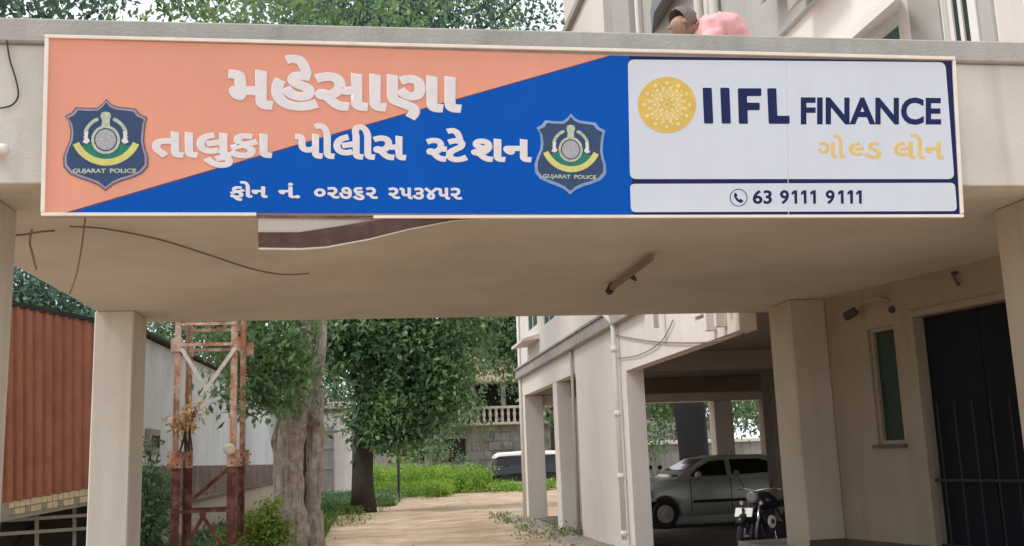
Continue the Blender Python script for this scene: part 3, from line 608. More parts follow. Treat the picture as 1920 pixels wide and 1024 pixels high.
# ------------------------------------------------------------------ person on the roof
def skin(name, verts, edges, radii, m, parent, sub=2, root=0):
    me = bpy.data.meshes.new(name); off = Vector(parent.location); me.from_pydata([tuple(Vector(v) - off) for v in verts], edges, [])
    o = link(name, me, m, parent); md_ = o.modifiers.new('skin', 'SKIN'); md_.use_smooth_shade = True
    for i, r in enumerate(radii):
        sv = me.skin_vertices[0].data[i]; sv.radius = r if isinstance(r, tuple) else (r, r); sv.use_root = (i == root)
    if sub: s2 = o.modifiers.new('sub', 'SUBSURF'); s2.levels = sub; s2.render_levels = sub
    return o
per = thing('person', 'person in a pink shirt bending down behind the canopy parapet', 'person', loc=(2.62, 6.5, 3.26))
px_ = Vector((2.60, 6.42, 4.15)); sh = Vector((2.29, 6.26, 4.40)); hd = Vector((2.115, 6.22, 4.455))
V = [px_, px_.lerp(sh, .5) + Vector((.03, 0, .085)), sh, sh.lerp(hd, .45), hd + Vector((-.01, 0, -.01)), hd + Vector((-.05, -.03, -.06)),
     px_ + Vector((.03, .10, -.10)), Vector((2.66, 6.56, 3.72)), Vector((2.60, 6.60, 3.34)), Vector((2.50, 6.55, 3.30)),
     px_ + Vector((.0, -.09, -.10)), Vector((2.58, 6.28, 3.72)), Vector((2.56, 6.32, 3.34)), Vector((2.46, 6.28, 3.30)),
     sh + Vector((0, -.17, -.03)), Vector((2.24, 6.02, 4.16)), Vector((2.12, 5.92, 3.96)), Vector((2.07, 5.90, 3.90)),
     sh + Vector((0, .17, -.03)), Vector((2.22, 6.42, 4.14)), Vector((2.10, 6.30, 3.95)), Vector((2.06, 6.26, 3.90))]
Ed = [(0, 1), (1, 2), (2, 3), (3, 4), (4, 5), (0, 6), (6, 7), (7, 8), (8, 9), (0, 10), (10, 11), (11, 12), (12, 13), (2, 14), (14, 15), (15, 16), (16, 17), (2, 18), (18, 19), (19, 20), (20, 21)]
Rr = [.14, .145, .13, .055, .085, .06, .085, .06, .045, .04, .085, .06, .045, .04, .06, .045, .035, .03, .06, .045, .035, .03]
skin('body', V, Ed, Rr, M['skin'], per)
skin('shirt', [px_ + Vector((.05, 0, -.03)), V[1], sh + Vector((-.01, 0, 0)), sh.lerp(hd, .30), V[14], V[15], V[18], V[19]],
     [(0, 1), (1, 2), (2, 3), (2, 4), (4, 5), (2, 6), (6, 7)], [.185, .20, .195, .125, .085, .075, .085, .075], M['shirt'], per, 3)
tx = bpy.data.textures.new('folds', 'CLOUDS'); tx.noise_scale = .08
for o_ in [q for q in per.children if q.name.startswith('shirt')]:
    dm = o_.modifiers.new('folds', 'DISPLACE'); dm.texture = tx; dm.strength = .07; dm.mid_level = .5
skin('trousers', [px_ + Vector((.03, 0, -.04)), V[6], V[7], V[8] + Vector((0, 0, .06)), V[10], V[11], V[12] + Vector((0, 0, .06))], [(0, 1), (1, 2), (2, 3), (0, 4), (4, 5), (5, 6)], [.15, .11, .085, .07, .11, .085, .07], M['trousers'], per)
hv = MB()   # hair cap as a lumpy shell over the back and top of the skull
ha = Vector((-.75, -.15, -.35)).normalized()
def shell(c, rx, th0, th1, lump, seg=26, rg_=16):
    vs = []; ax = ha; u = ax.cross(Vector((0, 1, 0))).normalized(); v = ax.cross(u)
    for i in range(rg_ + 1):
        th = th0 + (th1 - th0) * i / rg_
        for k in range(seg):
            a = 2 * math.pi * k / seg; q = ax * math.cos(th) * rx * 1.18 + (u * math.cos(a) + v * math.sin(a)) * math.sin(th) * rx
            vs.append(c + q * (1 + lump * noise.noise(q * 30) + lump * .6 * noise.noise(q * 90)))
    return vs, [(i * seg + k, i * seg + (k + 1) % seg, (i + 1) * seg + (k + 1) % seg, (i + 1) * seg + k) for i in range(rg_) for k in range(seg)]
vs, fs = shell(hd + Vector((.006, 0, .016)), .094, math.radians(74), math.radians(176), .10); hv.add(vs, fs); hv.build('hair', M['hair'], per, smooth=True)
hb = MB()
for sg in (-1, 1): hb.lathe(hd + Vector((-.005, sg * .085, -.025)), (0, sg, 0), [(0, .008), (.008, .018), (.014, .012)], 10)
hb.build('ear', M['skin'], per, smooth=True)
fc = MB(); fc.lathe(hd + Vector((-.085, -.045, -.055)), (-.8, -.5, -.3), [(0, .016), (.03, .009)], 8); fc.build('nose', M['skin'], per, smooth=True)

# ------------------------------------------------------------------ truck on the left
def tpt(px, py):
    A, Bq = Vector((-4.13, 12.56, 0)), Vector((-3.62, 14.0, 0)); d = (Bq - A).normalized(); nrm = Vector((d.y, -d.x, 0))
    r = ray(px, py); o = Vector((0, 0, EYE)); t = (A - o).dot(nrm) / r.dot(nrm); return o + r * t
TD = (Vector((-3.62, 14.0, 0)) - Vector((-4.13, 12.56, 0))).normalized(); TN = Vector((TD.y, -TD.x, 0)); TN = TN if TN.x > 0 else -TN
trk = thing('cargo_truck', 'orange corrugated truck body with painted cream border, left of the pillar', 'truck', loc=(-4.3, 13, 0))
def tl(f0, f1, x): # interpolates picture line
    return f0 + (f1 - f0) * (x - 30) / 145
topL = lambda x: tl(574, 604, x); botL = lambda x: tl(938, 913, x)
xs = np.linspace(-70, 260, 18 * 8 + 1); vs = []; fs = []
for i, x in enumerate(xs):
    ph = (i % 8) / 8; dd = .05 * (0 if ph < .25 else (ph - .25) * 8 if ph < .375 else 1 if ph < .75 else (1 - (ph - .75) * 8) if ph < .875 else 0)
    for y in (topL(x), botL(x)):
        p = tpt(x, y); vs.append(p + TN * dd)
cs = MB().add(vs, [(2 * i, 2 * i + 2, 2 * i + 3, 2 * i + 1) for i in range(len(xs) - 1)]); cs.build('cargo_side', M['truck'], trk, recalc=False)
bx = MB(); q = [tpt(-70, topL(-70)), tpt(260, topL(260)), tpt(260, botL(260)), tpt(-70, botL(-70))]; bx.prism([p - TN * .02 for p in q], -TN * 2.2); bx.build('cargo_box', M['truck'], trk)
MB().bar(tpt(-70, topL(-70) - 3) + TN * .03, tpt(260, topL(260) - 3) + TN * .03, .05, .05).build('top_rail', M['truckdark'], trk)
for k in range(18):
    x = -62 + k * 18.33; MB().bar(tpt(x, topL(x) + 1) + TN * .045, tpt(x + 5, topL(x) + 2) + TN * .045, .03, .05).build('rail_notch', M['truckdark'], trk)
MB().prism([tpt(-70, botL(-70)) + TN * .0, tpt(260, botL(260)), tpt(260, botL(260) + 31), tpt(-70, botL(-70) + 36)], TN * .03).build('border_rail', M['truckgrey'], trk)
tile = None
for row in range(2):
    for k in range(17):
        x = 12 + k * 10.2; y = botL(x) + 1.5 + row * 13; c = tpt(x, y); c2 = tpt(x + 7.4, botL(x + 7.4) + 1.5 + row * 13 + 10.5)
        q = [tpt(x, y), tpt(x + 8.8, botL(x + 8.8) + 1.5 + row * 13), tpt(x + 8.8, botL(x + 8.8) + 12.5 + row * 13), tpt(x, y + 10.5)]
        MB().prism([p + TN * .03 for p in q], TN * .012).build('painted_square', M['truckcream'] if (row == 0 or k % 3) else M['truckgrey'], trk)
ud = MB(); ud.prism([tpt(-70, botL(-70) + 37) - TN * .25, tpt(260, botL(260) + 32) - TN * .25, tpt(260, 1040) - TN * .25, tpt(-70, 1060) - TN * .25], -TN * 1.6); ud.build('chassis', M['truckdark'], trk)
gq = MB()
for y in (975, 1000): gq.bar(tpt(-60, y + 6) - TN * .05, tpt(240, y - 14) - TN * .05, .03, .04)
for x in (80, 150): gq.bar(tpt(x, 950) - TN * .08, tpt(x, 1035) - TN * .08, .04, .03)
gq.build('side_guard', M['truckgrey'], trk)
for x, y in ((100, 1075), (-40, 1085)):
    c = tpt(x, y) - TN * .3; wh = MB(); wh.lathe(Vector((c.x, c.y, .5)), TN, [(-.13, .42), (-.1, .5), (.1, .5), (.13, .42), (.1, .25)], 24); wt = wh.build('wheel', M['rubber'], trk, smooth=False)
    MB().lathe(Vector((c.x, c.y, .5)) + TN * .10, TN, [(0, .25), (.03, .24), (.04, .08), (.08, .07)], 16).build('rim', M['truckgrey'], wt)
MB().lathe(tpt(18, 976) + TN * .0, TN, [(0, .022), (.02, .016)], 10).build('marker_lamp', M['lamp'], trk)

# ------------------------------------------------------------------ long white shed, left
shd = thing('storage_shed', 'long white plastered shed with damp brown band behind the lattice tower', 'shed', loc=(-4.2, 30, 0))
SX = -4.0
zt = lambda y: 3.97 + (y - 19) * .02
s = MB(); s.hexa([(SX, 18.6, 1.68), (SX - .25, 18.6, 1.68), (SX - .25, 46, 1.68), (SX, 46, 1.68), (SX, 18.6, zt(18.6)), (SX - .25, 18.6, zt(18.6)), (SX - .25, 46, zt(46)), (SX, 46, zt(46))]); s.build('wall', M['shedwall'], shd)
B('brown_band', M['shedbrown'], shd, SX - .25, SX + .004, 18.6, 46, .98, 1.678, .003)
B('plinth', M['shedcream'], shd, SX - .3, SX + .05, 18.6, 46, 0, .90, .01)
B('plinth_ledge', M['shedbrown'], shd, SX - .3, SX + .16, 18.6, 46, .902, .978, .01)
s = MB(); s.hexa([(SX + .16, 18.4, 3.98), (SX - 1.5, 18.4, 4.12), (SX - 1.5, 46, 4.7), (SX + .16, 46, zt(46) + .02), (SX + .16, 18.4, 4.03), (SX - 1.5, 18.4, 4.18), (SX - 1.5, 46, 4.76), (SX + .16, 46, zt(46) + .08)]); s.build('roof_sheet', M['roofedge'], shd)
s = MB(); a = at(275, 803, X=SX + .05); b_ = at(297, 850, X=SX + .05)
mb_ = thing('meter_box', 'small dark meter box on the white shed wall right of the left pillar', 'box', loc=(SX, a.y, a.z))
MB().box(SX + .002, SX + .1, a.y + .1, a.y + 1.0, b_.z, a.z).build('box_body', M['ledge'], mb_, bevel=.01)
MB().box(SX + .1, SX + .11, a.y + .25, a.y + .9, b_.z + .1, a.z - .12).build('box_lid', M['truckdark'], mb_)
MB().tube([(SX + .03, a.y + .5, b_.z), (SX + .03, a.y + .45, b_.z - .12), (SX + .03, a.y + 1.0, b_.z - .2), (SX + .03, a.y + 1.2, b_.z)], .015, 6).build('conduit', M['cable'], mb_)

# ------------------------------------------------------------------ lattice tower
tw = thing('lattice_tower', 'rusty orange steel lattice tower stump between the white pillar and the tree', 'tower', loc=(-2.3, 15.3, 0))
xl, xr, yf, yb = -2.75, -1.88, 15.0, 15.7
for x, y in ((xl, yf), (xr, yf), (xl + .05, yb), (xr + .05, yb)):
    lo = MB(); sx = 1 if x < -2.3 else -1; sy = 1 if y < 15.4 else -1
    for z0, z1, m_, wd in ((0, 1.74, 'rustdark', .115), (1.76, 6.5, 'rust', .085)):
        q = MB(); q.box(min(x, x + sx * wd), max(x, x + sx * wd), y, y + .012, z0, z1); q.box(min(x, x + sx * .012), max(x, x + sx * .012), y + .012 * 1, y + (wd if sy > 0 else -wd + .012), z0, z1)
        q.build('leg', M[m_], tw)
    g = MB(); g.box(x - .06 if sx > 0 else x - .12, x + .12 if sx > 0 else x + .06, y - .02, y - .004, 1.62, 1.86); g.build('gusset_plate', M['rust'], tw); MB().box(x - .05, x + .11, y - .022, y - .006, 3.26, 3.46).build('gusset_plate', M['rust'], tw)
    for k in range(4):
        MB().lathe((x + (-.05 if k % 2 else .08) * 1, y - .021, 1.67 + .12 * (k // 2)), (0, -1, 0), [(0, .014), (.014, .012)], 6).build('bolt', M['rustdark'], tw)
for z, m_ in ((3.36, 'rust'), (3.66, 'rust'), (1.02, 'rustdark'), (5.2, 'rust')):
    MB().box(xl + .11, xr - .02, yf - .018, yf - .004, z - .022, z + .022).build('horizontal_bar', M[m_], tw)
    MB().box(xl + .11, xr - .02, yb + .012, yb + .026, z - .022, z + .022).build('horizontal_bar', M[m_], tw)
    for x in (xl, xr): MB().box(x - .016, x - .002, yf + .12, yb - .1, z - .03, z + .03).build('horizontal_bar', M[m_], tw)
mid = (xl + xr) / 2
for a, b_, m_ in (((xl + .10, yf - .02, 3.30), (mid + .02, yf - .02, 2.72), 'braceW'), ((xr - .02, yf - .03, 3.30), (mid - .05, yf - .03, 2.62), 'braceW'),
                  ((xl + .2, yf - .02, .50), (mid + .03, yf - .02, 1.0), 'rustdark'), ((xr - .1, yf - .03, .45), (mid - .03, yf - .03, 1.0), 'rustdark'),
                  ((xl + .1, yb, 1.1), (xr, yb, 1.75), 'rustdark'), ((xl + .1, yf - .02, 3.7), (xr, yf - .02, 5.1), 'rust'), ((xl + .1, yf - .034, 5.1), (xr, yf - .034, 3.7), 'rust')):
    MB().bar(a, b_, .012, .055).build('cross_brace', M[m_], tw)
MB().lathe((xr - .08, yf - .05, 1.86), (0, -1, 0), [(0, .075), (.03, .085), (.05, .05)], 14).build('round_lamp', M['stonelight'], tw)

# ------------------------------------------------------------------ outhouse and stone house
oh = thing('outhouse', 'small pinkish white outhouse with flat roof and grey steel door', 'outhouse', loc=(-1.7, 48, 0))
B('wall', M['outhouse'], oh, -3.6, -.86, 48, 51, 0, 4.1, .02)
B('roof', M['stonelight'], oh, -3.8, -.70, 47.75, 51.2, 4.12, 4.42, .02)
B('fascia_board', M['shedbrown'], oh, -3.7, -.80, 47.9, 47.995, 3.95, 4.11, .0)
dq = B('door', M['outdoor'], oh, -2.6, -1.62, 47.9, 47.99, .25, 3.3, .02)
for z in (.4, 1.4, 2.3, 3.1): MB().box(-2.5, -1.7, 47.86, 47.895, z, z + .07).build('door_rail', M['ledge'], dq)
MB().box(-1.66, -1.60, 47.84, 47.99, .2, 3.4).build('door_frame', M['ledge'], dq)

hs = thing('stone_house', 'old grey masonry house with balustraded balcony behind the trees', 'house', loc=(6, 71, 0))
hz = lambda py: at(900, py, Y=70).z
B('wall', M['stone'], hs, -14, 24, 70, 71, 0, 4.0, .02)
bd = MB()
for r in range(6):
    z = .3 + r * .62
    for k in range(22):
        x = -3 + k * 1.05 + (r % 2) * .5 + RNG.uniform(-.1, .1)
        if RNG.uniform() < .65: bd.box(x, x + RNG.uniform(.5, .98), 69.93 - RNG.uniform(0, .05), 69.999, z, z + .54)
bd.build('masonry_blocks', M['stone'], hs, bevel=.02)['kind'] = 'stuff'
B('ledge', M['stonelight'], hs, 5.2, 14, 69.3, 69.99, 3.85, 4.02, .02)
B('balcony_rail', M['stonelight'], hs, 6.0, 14, 69.35, 69.6, 4.95, 5.12, .02)
for k in range(16):
    x = 6.1 + k * .42; MB().lathe((x, 69.5, 4.02), (0, 0, 1), [(0, .11), (.1, .12), (.3, .08), (.55, .12), (.8, .08), (.92, .12)], 8).build('baluster', M['stonelight'], hs)
B('upper_wall', M['housedark'], hs, 3, 24, 71, 71.4, 4.0, 7.0, 0)
for x in (6.9, 9.0, 11.2): B('balcony_post', M['stone'], hs, x, x + .3, 69.4, 69.7, 5.13, 6.75, .01)
B('canopy', M['stonelight'], hs, 6.4, 14, 69.1, 71.2, 6.75, 6.95, .02)
B('upper_wall', M['houseyellow'], hs, 5.2, 10.5, 71, 74, 7.0, 10.4, .02)
B('parapet', M['stonelight'], hs, 4.6, 11, 70.7, 70.98, 8.3, 8.6, .02)
for x in (5.7, 7.6, 9.3):
    wv = B('window', M['housedark'], hs, x, x + .8, 70.9, 70.98, 8.75, 9.8, .01)
    MB().box(x - .1, x + .9, 70.8, 70.99, 9.85, 9.98).build('sill', M['stonelight'], wv)
for x, z in ((2.2, 1.6), (5.0, 1.5)):
    wv = B('window', M['housedark'], hs, x, x + 1.5, 69.88, 69.98, z, z + 1.5, .01); MB().box(x - .1, x + 1.6, 69.8, 69.99, z + 1.52, z + 1.65).build('lintel', M['stone'], wv)
yw = thing('boundary_wall', 'low pale boundary wall seen through the rear openings of the parking bay', 'wall', loc=(12, 40, 0))
B('wall', M['stone'], yw, 8, 30, 40, 40.25, 0, 1.9, .02)
B('wall_cap', M['trim'], yw, 8, 30, 39.9, 40.35, 1.902, 2.05, .02)

# ------------------------------------------------------------------ vehicles
def loft(mb, secs):
    n = len(secs[0]); vs = [p for s_ in secs for p in s_]
    fs = [(i * n + k, i * n + (k + 1) % n, (i + 1) * n + (k + 1) % n, (i + 1) * n + k) for i in range(len(secs) - 1) for k in range(n)]
    fs += [tuple(range(n - 1, -1, -1)), tuple((len(secs) - 1) * n + k for k in range(n))]; return mb.add(vs, fs)
def interp(t, pts):
    for (a, va), (b_, vb) in zip(pts, pts[1:]):
        if t <= b_: u = (t - a) / (b_ - a) if b_ > a else 0; u = u * u * (3 - 2 * u) * .5 + u * .5; return va + (vb - va) * u
    return pts[-1][1]
def car(label):
    c = thing('hatchback_car', label, 'car', loc=(0, 0, 0)); Lc = 3.75; W = .80
    top = [(0, .62), (.08, .80), (.35, .90), (.95, 1.02), (3.3, 1.02), (3.6, .98), (3.75, .70)]
    hw = [(0, .55), (.12, .72), (.5, .79), (3.2, .80), (3.6, .76), (3.75, .66)]
    bot = [(0, .32), (.2, .22), (3.5, .24), (3.75, .38)]
    secs = []
    for x in np.linspace(0, Lc, 46):
        zt_, h, zb = interp(x, top), interp(x, hw), interp(x, bot)
        arch = 0
        for wx in (.70, 3.10):
            d = abs(x - wx)
            if d < .36: arch = max(arch, math.sqrt(.36 ** 2 - d * d) + .30)
        zs = max(zb, arch)
        ps = [(h * .93, zs), (h, max(zs + .02, zb + .22)), (h * 1.0, max(zs + .03, .62)), (h * .985, max(zs + .04, zt_ - .16)), (h * .93, zt_ - .03), (h * .8, zt_)]
        secs.append([(x, -a, z) for a, z in ps] + [(x, a, z) for a, z in reversed(ps)])
    body = MB(); loft(body, secs); bo = body.build('body', M['carpaint'], c, smooth=True)
    rt = [(.95, 1.00), (1.25, 1.18), (1.75, 1.42), (2.2, 1.47), (3.0, 1.46), (3.4, 1.36), (3.62, 1.0)]
    secs = []
    for x in np.linspace(.95, 3.62, 30):
        zr = interp(x, rt); k = max(0, (zr - 1.0) / .47); hb_ = .755; hr = hb_ - .14 * k
        secs.append([(x, -hb_, .98), (x, -hb_ + .02, 1.0), (x, -hr - .03, zr - .07 * k), (x, -hr + .06, zr), (x, hr - .06, zr), (x, hr + .03, zr - .07 * k), (x, hb_ - .02, 1.0), (x, hb_, .98)])
    gh = MB(); loft(gh, secs); gh.build('cabin', M['carpaint'], c, smooth=True)
    def side(x, z, sg): k = max(0, (z - 1.0) / .47); return (x, sg * (.748 - .135 * k * 1.0 + .012), z)
    for sg in (-1, 1):
        for q in ([(1.30, 1.05), (1.47, 1.20), (1.78, 1.35), (2.12, 1.37), (2.12, 1.05)], [(2.24, 1.05), (2.24, 1.375), (2.9, 1.37), (3.18, 1.30), (3.26, 1.08)]):
            pts = [side(x, z, sg) for x, z in q]; MB().prism(pts, (0, sg * .006, 0)).build('side_window', M['carglass'], c)
        for x in (1.28, 2.18, 3.2):
            MB().box(x, x + .012, sg * .795 - .008, sg * .795 + .008, .35, 1.0).build('door_seam', M['cartrim'], c)
        for x in (2.0, 2.95): MB().box(x, x + .16, sg * .81 - .012, sg * .81 + .012, .83, .86).build('door_handle', M['carpaint'], c, bevel=.006)
        MB().box(1.32, 3.15, sg * .805 - .012, sg * .805 + .010, .50, .56).build('rub_strip', M['cartrim'], c, bevel=.006)
        mr = MB(); mr.lathe((1.38, sg * .92, 1.07), (1, 0, 0), [(-.03, .03), (0, .075), (.07, .085), (.1, .06)], 12); mr.bar((1.42, sg * .76, 1.02), (1.42, sg * .9, 1.06), .04); mr.build('side_mirror', M['carpaint'], c, smooth=True)
        MB().hexa([(.06, sg * .55, .62), (.42, sg * .80, .66), (.40, sg * .805, .82), (.10, sg * .60, .74), (.10, sg * .5, .64), (.4, sg * .7, .68), (.38, sg * .7, .84), (.12, sg * .5, .77)]).build('headlight', M['lamp'], c)
        MB().box(3.60, 3.72, sg * .70 - .05, sg * .70 + .05, .70, .98).build('tail_light', M['redlamp'], c, bevel=.01)
        for wx in (.70, 3.10):
            wh = MB(); wh.lathe((wx, sg * .70, .30), (0, sg, 0), [(-.09, .24), (-.07, .295), (.07, .295), (.095, .25), (.08, .18)], 24); wo2 = wh.build('wheel', M['rubber'], c)
            MB().lathe((wx, sg * .775, .30), (0, sg, 0), [(0, .19), (.015, .18), (.02, .06), (.03, .05)], 20).build('rim', M['ledge'], wo2)
    ws = MB(); 
    zz = lambda x: interp(x, rt) + .006
    ws.add([(1.02, -.66, zz(1.02)), (1.02, .66, zz(1.02)), (1.25, .64, zz(1.25)), (1.5, .6, zz(1.5)), (1.7, .56, zz(1.7)), (1.7, -.56, zz(1.7)), (1.5, -.6, zz(1.5)), (1.25, -.64, zz(1.25))], [(0, 1, 2, 7), (7, 2, 3, 6), (6, 3, 4, 5)])
    ws.build('windscreen', M['carglass'], c, recalc=False)
    MB().box(-.03, .06, -.6, .6, .34, .5).build('bumper', M['carpaint'], c, bevel=.03); MB().box(-.01, .05, -.3, .3, .56, .66).build('grille', M['cartrim'], c, bevel=.01)
    MB().box(-.045, -.03, -.25, .25, .36, .47).build('number_plate', M['plate'], c)
    return c
cr_ = car('silver green hatchback parked side-on inside the open parking bay'); cr_.location = (5.36, 21.80, .03); cr_.rotation_euler.z = math.radians(3)

def motorcycle(label, group=None):
    m = thing('motorcycle', label, 'motorcycle', group)
    for x, nm in ((.0, 'front'), (1.28, 'rear')):
        wh = MB(); n = 24; vs = []; 
        for k in range(n):
            a = 2 * math.pi * k / n
            for j in range(8):
                b2 = 2 * math.pi * j / 8; r = .27 + .05 * math.cos(b2); vs.append((x + r * math.cos(a), .05 * math.sin(b2), .32 + r * math.sin(a)))
        wh.add(vs, [(k * 8 + j, k * 8 + (j + 1) % 8, ((k + 1) % n) * 8 + (j + 1) % 8, ((k + 1) % n) * 8 + j) for k in range(n) for j in range(8)]); wo3 = wh.build('wheel', M['rubber'], m, smooth=True)
        hb2 = MB(); hb2.lathe((x, -.06, .32), (0, 1, 0), [(0, .05), (.12, .05)], 12)
        for k in range(6): a = 2 * math.pi * k / 6; hb2.bar((x, 0, .32), (x + .25 * math.cos(a), 0, .32 + .25 * math.sin(a)), .03, .02)
        hb2.build('rim', M['bikeblack'], wo3)
        fd = MB(); secs = []
        for k in range(9):
            a = math.radians(30 + k * 14 if x == 0 else 20 + k * 15); p = Vector((x - .0 + .35 * math.cos(a), 0, .32 + .35 * math.sin(a))); q = Vector((math.cos(a), 0, math.sin(a)))
            secs.append([p + Vector((0, -.07, 0)) - q * .03, p + Vector((0, -.05, 0)) + q * .015, p + q * .03, p + Vector((0, .05, 0)) + q * .015, p + Vector((0, .07, 0)) - q * .03, p - q * .005])
        loft(fd, secs); fd.build('mudguard', M['bikeblack'], m, smooth=True)
    fk = MB()
    for s2 in (-.09, .09): fk.tube([(0, s2, .32), (.22, s2, .86)], .022, 8)
    fk.build('fork', M['chrome'], m, smooth=True)
    tk2 = MB(); loft(tk2, [[(x, -w2, z - .02), (x, -w2 * .9, z + h2 * .6), (x, 0, z + h2), (x, w2 * .9, z + h2 * .6), (x, w2, z - .02), (x, 0, z - .08)] for x, w2, z, h2 in ((.27, .06, .80, .08), (.36, .13, .78, .17), (.52, .15, .76, .19), (.68, .11, .74, .14), (.76, .07, .74, .08))]); tk2.build('fuel_tank', M['bikeblack'], m, smooth=True)
    st2 = MB(); loft(st2, [[(x, -w2, z), (x, -w2 * .8, z + .07), (x, w2 * .8, z + .07), (x, w2, z)] for x, w2, z in ((.72, .08, .72), (.9, .13, .70), (1.2, .13, .74), (1.45, .09, .80))]); st2.build('seat', M['rubber'], m, smooth=True)
    en = MB(); en.box(.42, .78, -.12, .12, .28, .5); en.box(.46, .62, -.09, .09, .5, .72); en.bar((.3, 0, .75), (.45, 0, .3), .05); en.bar((.78, 0, .7), (1.28, .08, .34), .04); en.build('engine', M['truckdark'], m, bevel=.02)
    MB().lathe((.40, -.125, .52), (0, -1, 0), [(0, .09), (.03, .09), (.032, .08)], 18).build('crankcase_cover', M['plate'], m); MB().lathe((.40, -.158, .52), (0, -1, 0), [(0, .04), (.006, .038)], 14).build('cover_centre', M['bikeblack'], m)
    MB().tube([(.5, -.13, .42), (.45, -.15, .25), (.9, -.15, .24), (1.5, -.17, .36)], [.02, .022, .03, .04], 8).build('exhaust', M['chrome'], m, smooth=True)
    hb3 = MB(); hb3.tube([(.36, -.36, .98), (.27, -.2, 1.0), (.22, 0, .96), (.27, .2, 1.0), (.36, .36, .98)], .013, 8); hb3.build('handlebar', M['chrome'], m, smooth=True)
    hl = MB(); hl.lathe((.14, 0, .88), (-1, 0, -.1), [(-.1, .06), (-.02, .095), (.02, .09), (.03, .06)], 16); hl.build('headlight', M['lamp'], m, smooth=True)
    for s2 in (-1, 1):
        mr = MB(); mr.tube([(.30, s2 * .22, 1.0), (.27, s2 * .30, 1.18)], .008, 6); mr.lathe((.26, s2 * .31, 1.22), (1, 0, .1), [(0, .055), (.02, .05)], 12); mr.build('mirror', M['bikeblack'], m)
        MB().lathe((.14, s2 * .16, .80), (-1, 0, 0), [(0, .02), (.05, .03)], 10).build('indicator', M['ledge'], m)
    MB().box(-.14, -.125, -.02, .02, .66, .74).build('plate_stay', M['bikeblack'], m)
    MB().hexa([(-.15, -.14, .62), (-.13, -.14, .62), (-.13, .14, .62), (-.15, .14, .62), (-.10, -.14, .74), (-.08, -.14, .74), (-.08, .14, .74), (-.10, .14, .74)]).build('number_plate', M['plate'], m)
    MB().box(.3, .5, -.005, .005, .3, .32).build('side_stand', M['chrome'], m)
    return m
def copy_tree(o, parent=None):
    c = o.copy(); C.objects.link(c)
    if parent: c.parent = parent
    for ch in [k for k in bpy.data.objects if k.parent == o]: copy_tree(ch, c)
    return c
mo = motorcycle('black motorcycle with white number plate parked by the canopy plinth'); mo.location = (5.42, 14.45, .03); mo.rotation_euler.z = math.radians(38)
for (x, y, rz, lb) in ((6.45, 23.6, 75, 'far dark motorcycle behind the hatchback bonnet, left one'), (7.0, 24.0, 82, 'far dark motorcycle behind the hatchback windscreen, right one')):
    c = copy_tree(mo); c.location = (x, y, .03); c.rotation_euler.z = math.radians(rz); c['label'] = lb; c['group'] = 'motorcycles parked at the rear of the bay'

jp = thing('parked_jeep', 'dark parked jeep with a white roof beyond the weeds', 'jeep', loc=(8.2, 53, 0))
secs = [[(x, 52, z0), (x, 51.9, (z0 + z1) / 2), (x, 52, z1), (x, 53.5, z1), (x, 53.6, (z0 + z1) / 2), (x, 53.5, z0)] for x, z0, z1 in ((6.05, .5, .95), (6.15, .4, 1.10), (7.0, .4, 1.18), (7.2, .4, 1.25), (9.6, .4, 1.25), (9.75, .5, 1.1))]
q = MB(); loft(q, secs); q.build('body', M['jeepdark'], jp)
secs = [[(x, 52.05, 1.2), (x, 52.12, z1), (x, 53.4, z1), (x, 53.45, 1.2)] for x, z1 in ((6.25, 1.24), (6.45, 1.55), (6.6, 1.66), (9.5, 1.68), (9.65, 1.3))]
q = MB(); loft(q, secs); q.build('cabin', M['jeepdark'], jp)
secs = [[(x, 51.98, z0), (x, 52.0, z0 + .1), (x, 52.6, z0 + .19), (x, 53.5, z0 + .12), (x, 53.55, z0)] for x, z0 in ((6.35, 1.60), (6.55, 1.69), (8, 1.74), (9.6, 1.70))]
q = MB(); loft(q, secs); q.build('roof', M['plate'], jp)
for x in (6.8, 9.0):
    q = MB(); q.lathe((x, 51.95, .38), (0, -1, 0), [(-.1, .36), (.08, .38), (.1, .3)], 18); q.build('wheel', M['rubber'], jp)

# ------------------------------------------------------------------ trees
def tree(name, label, base, trunk, limbs, clumps, leafsize, leafm, barkm, group=None, seed=1, **kw):
    t = thing(name, label, 'tree', group, loc=base)
    tm = MB()
    for pts, rad in trunk:
        if len(trunk) > 1: # fine rings so that the bark lumps show
            P2, R2 = [], []
            for i in range(len(pts) - 1):
                for k in range(5): P2.append(Vector(pts[i]).lerp(Vector(pts[i + 1]), k / 5)); R2.append(rad[i] + (rad[i + 1] - rad[i]) * k / 5)
            pts, rad = P2 + [Vector(pts[-1])], R2 + [rad[-1]]
        tm.tube(pts, rad, 28 if len(trunk) > 1 else 14, True, .36 if len(trunk) > 1 else .28, seed)
    tm.build('trunk', barkm, t, smooth=True)
    if limbs:
        for a, b_, r0, r1 in limbs: pts, rad = limb(a, b_, r0, r1, seed=int(abs(a[0] + b_[2]) * 100)); MB().tube(pts, rad, 8, True, .2, seed).build('branch', barkm, t, smooth=True)
    leaf_mesh('crown', clumps, leafsize, leafm, t, seed, **kw)
    return t
Y1 = 17.5
A_ = lambda x, y, Y=Y1: at(x, y, Y=Y)
def path(pts, Y): return [A_(x, y, Y) for x, y in pts]
twin_ = lambda l: [(p, [q * .80 for q in rad]) for p, rad in l]
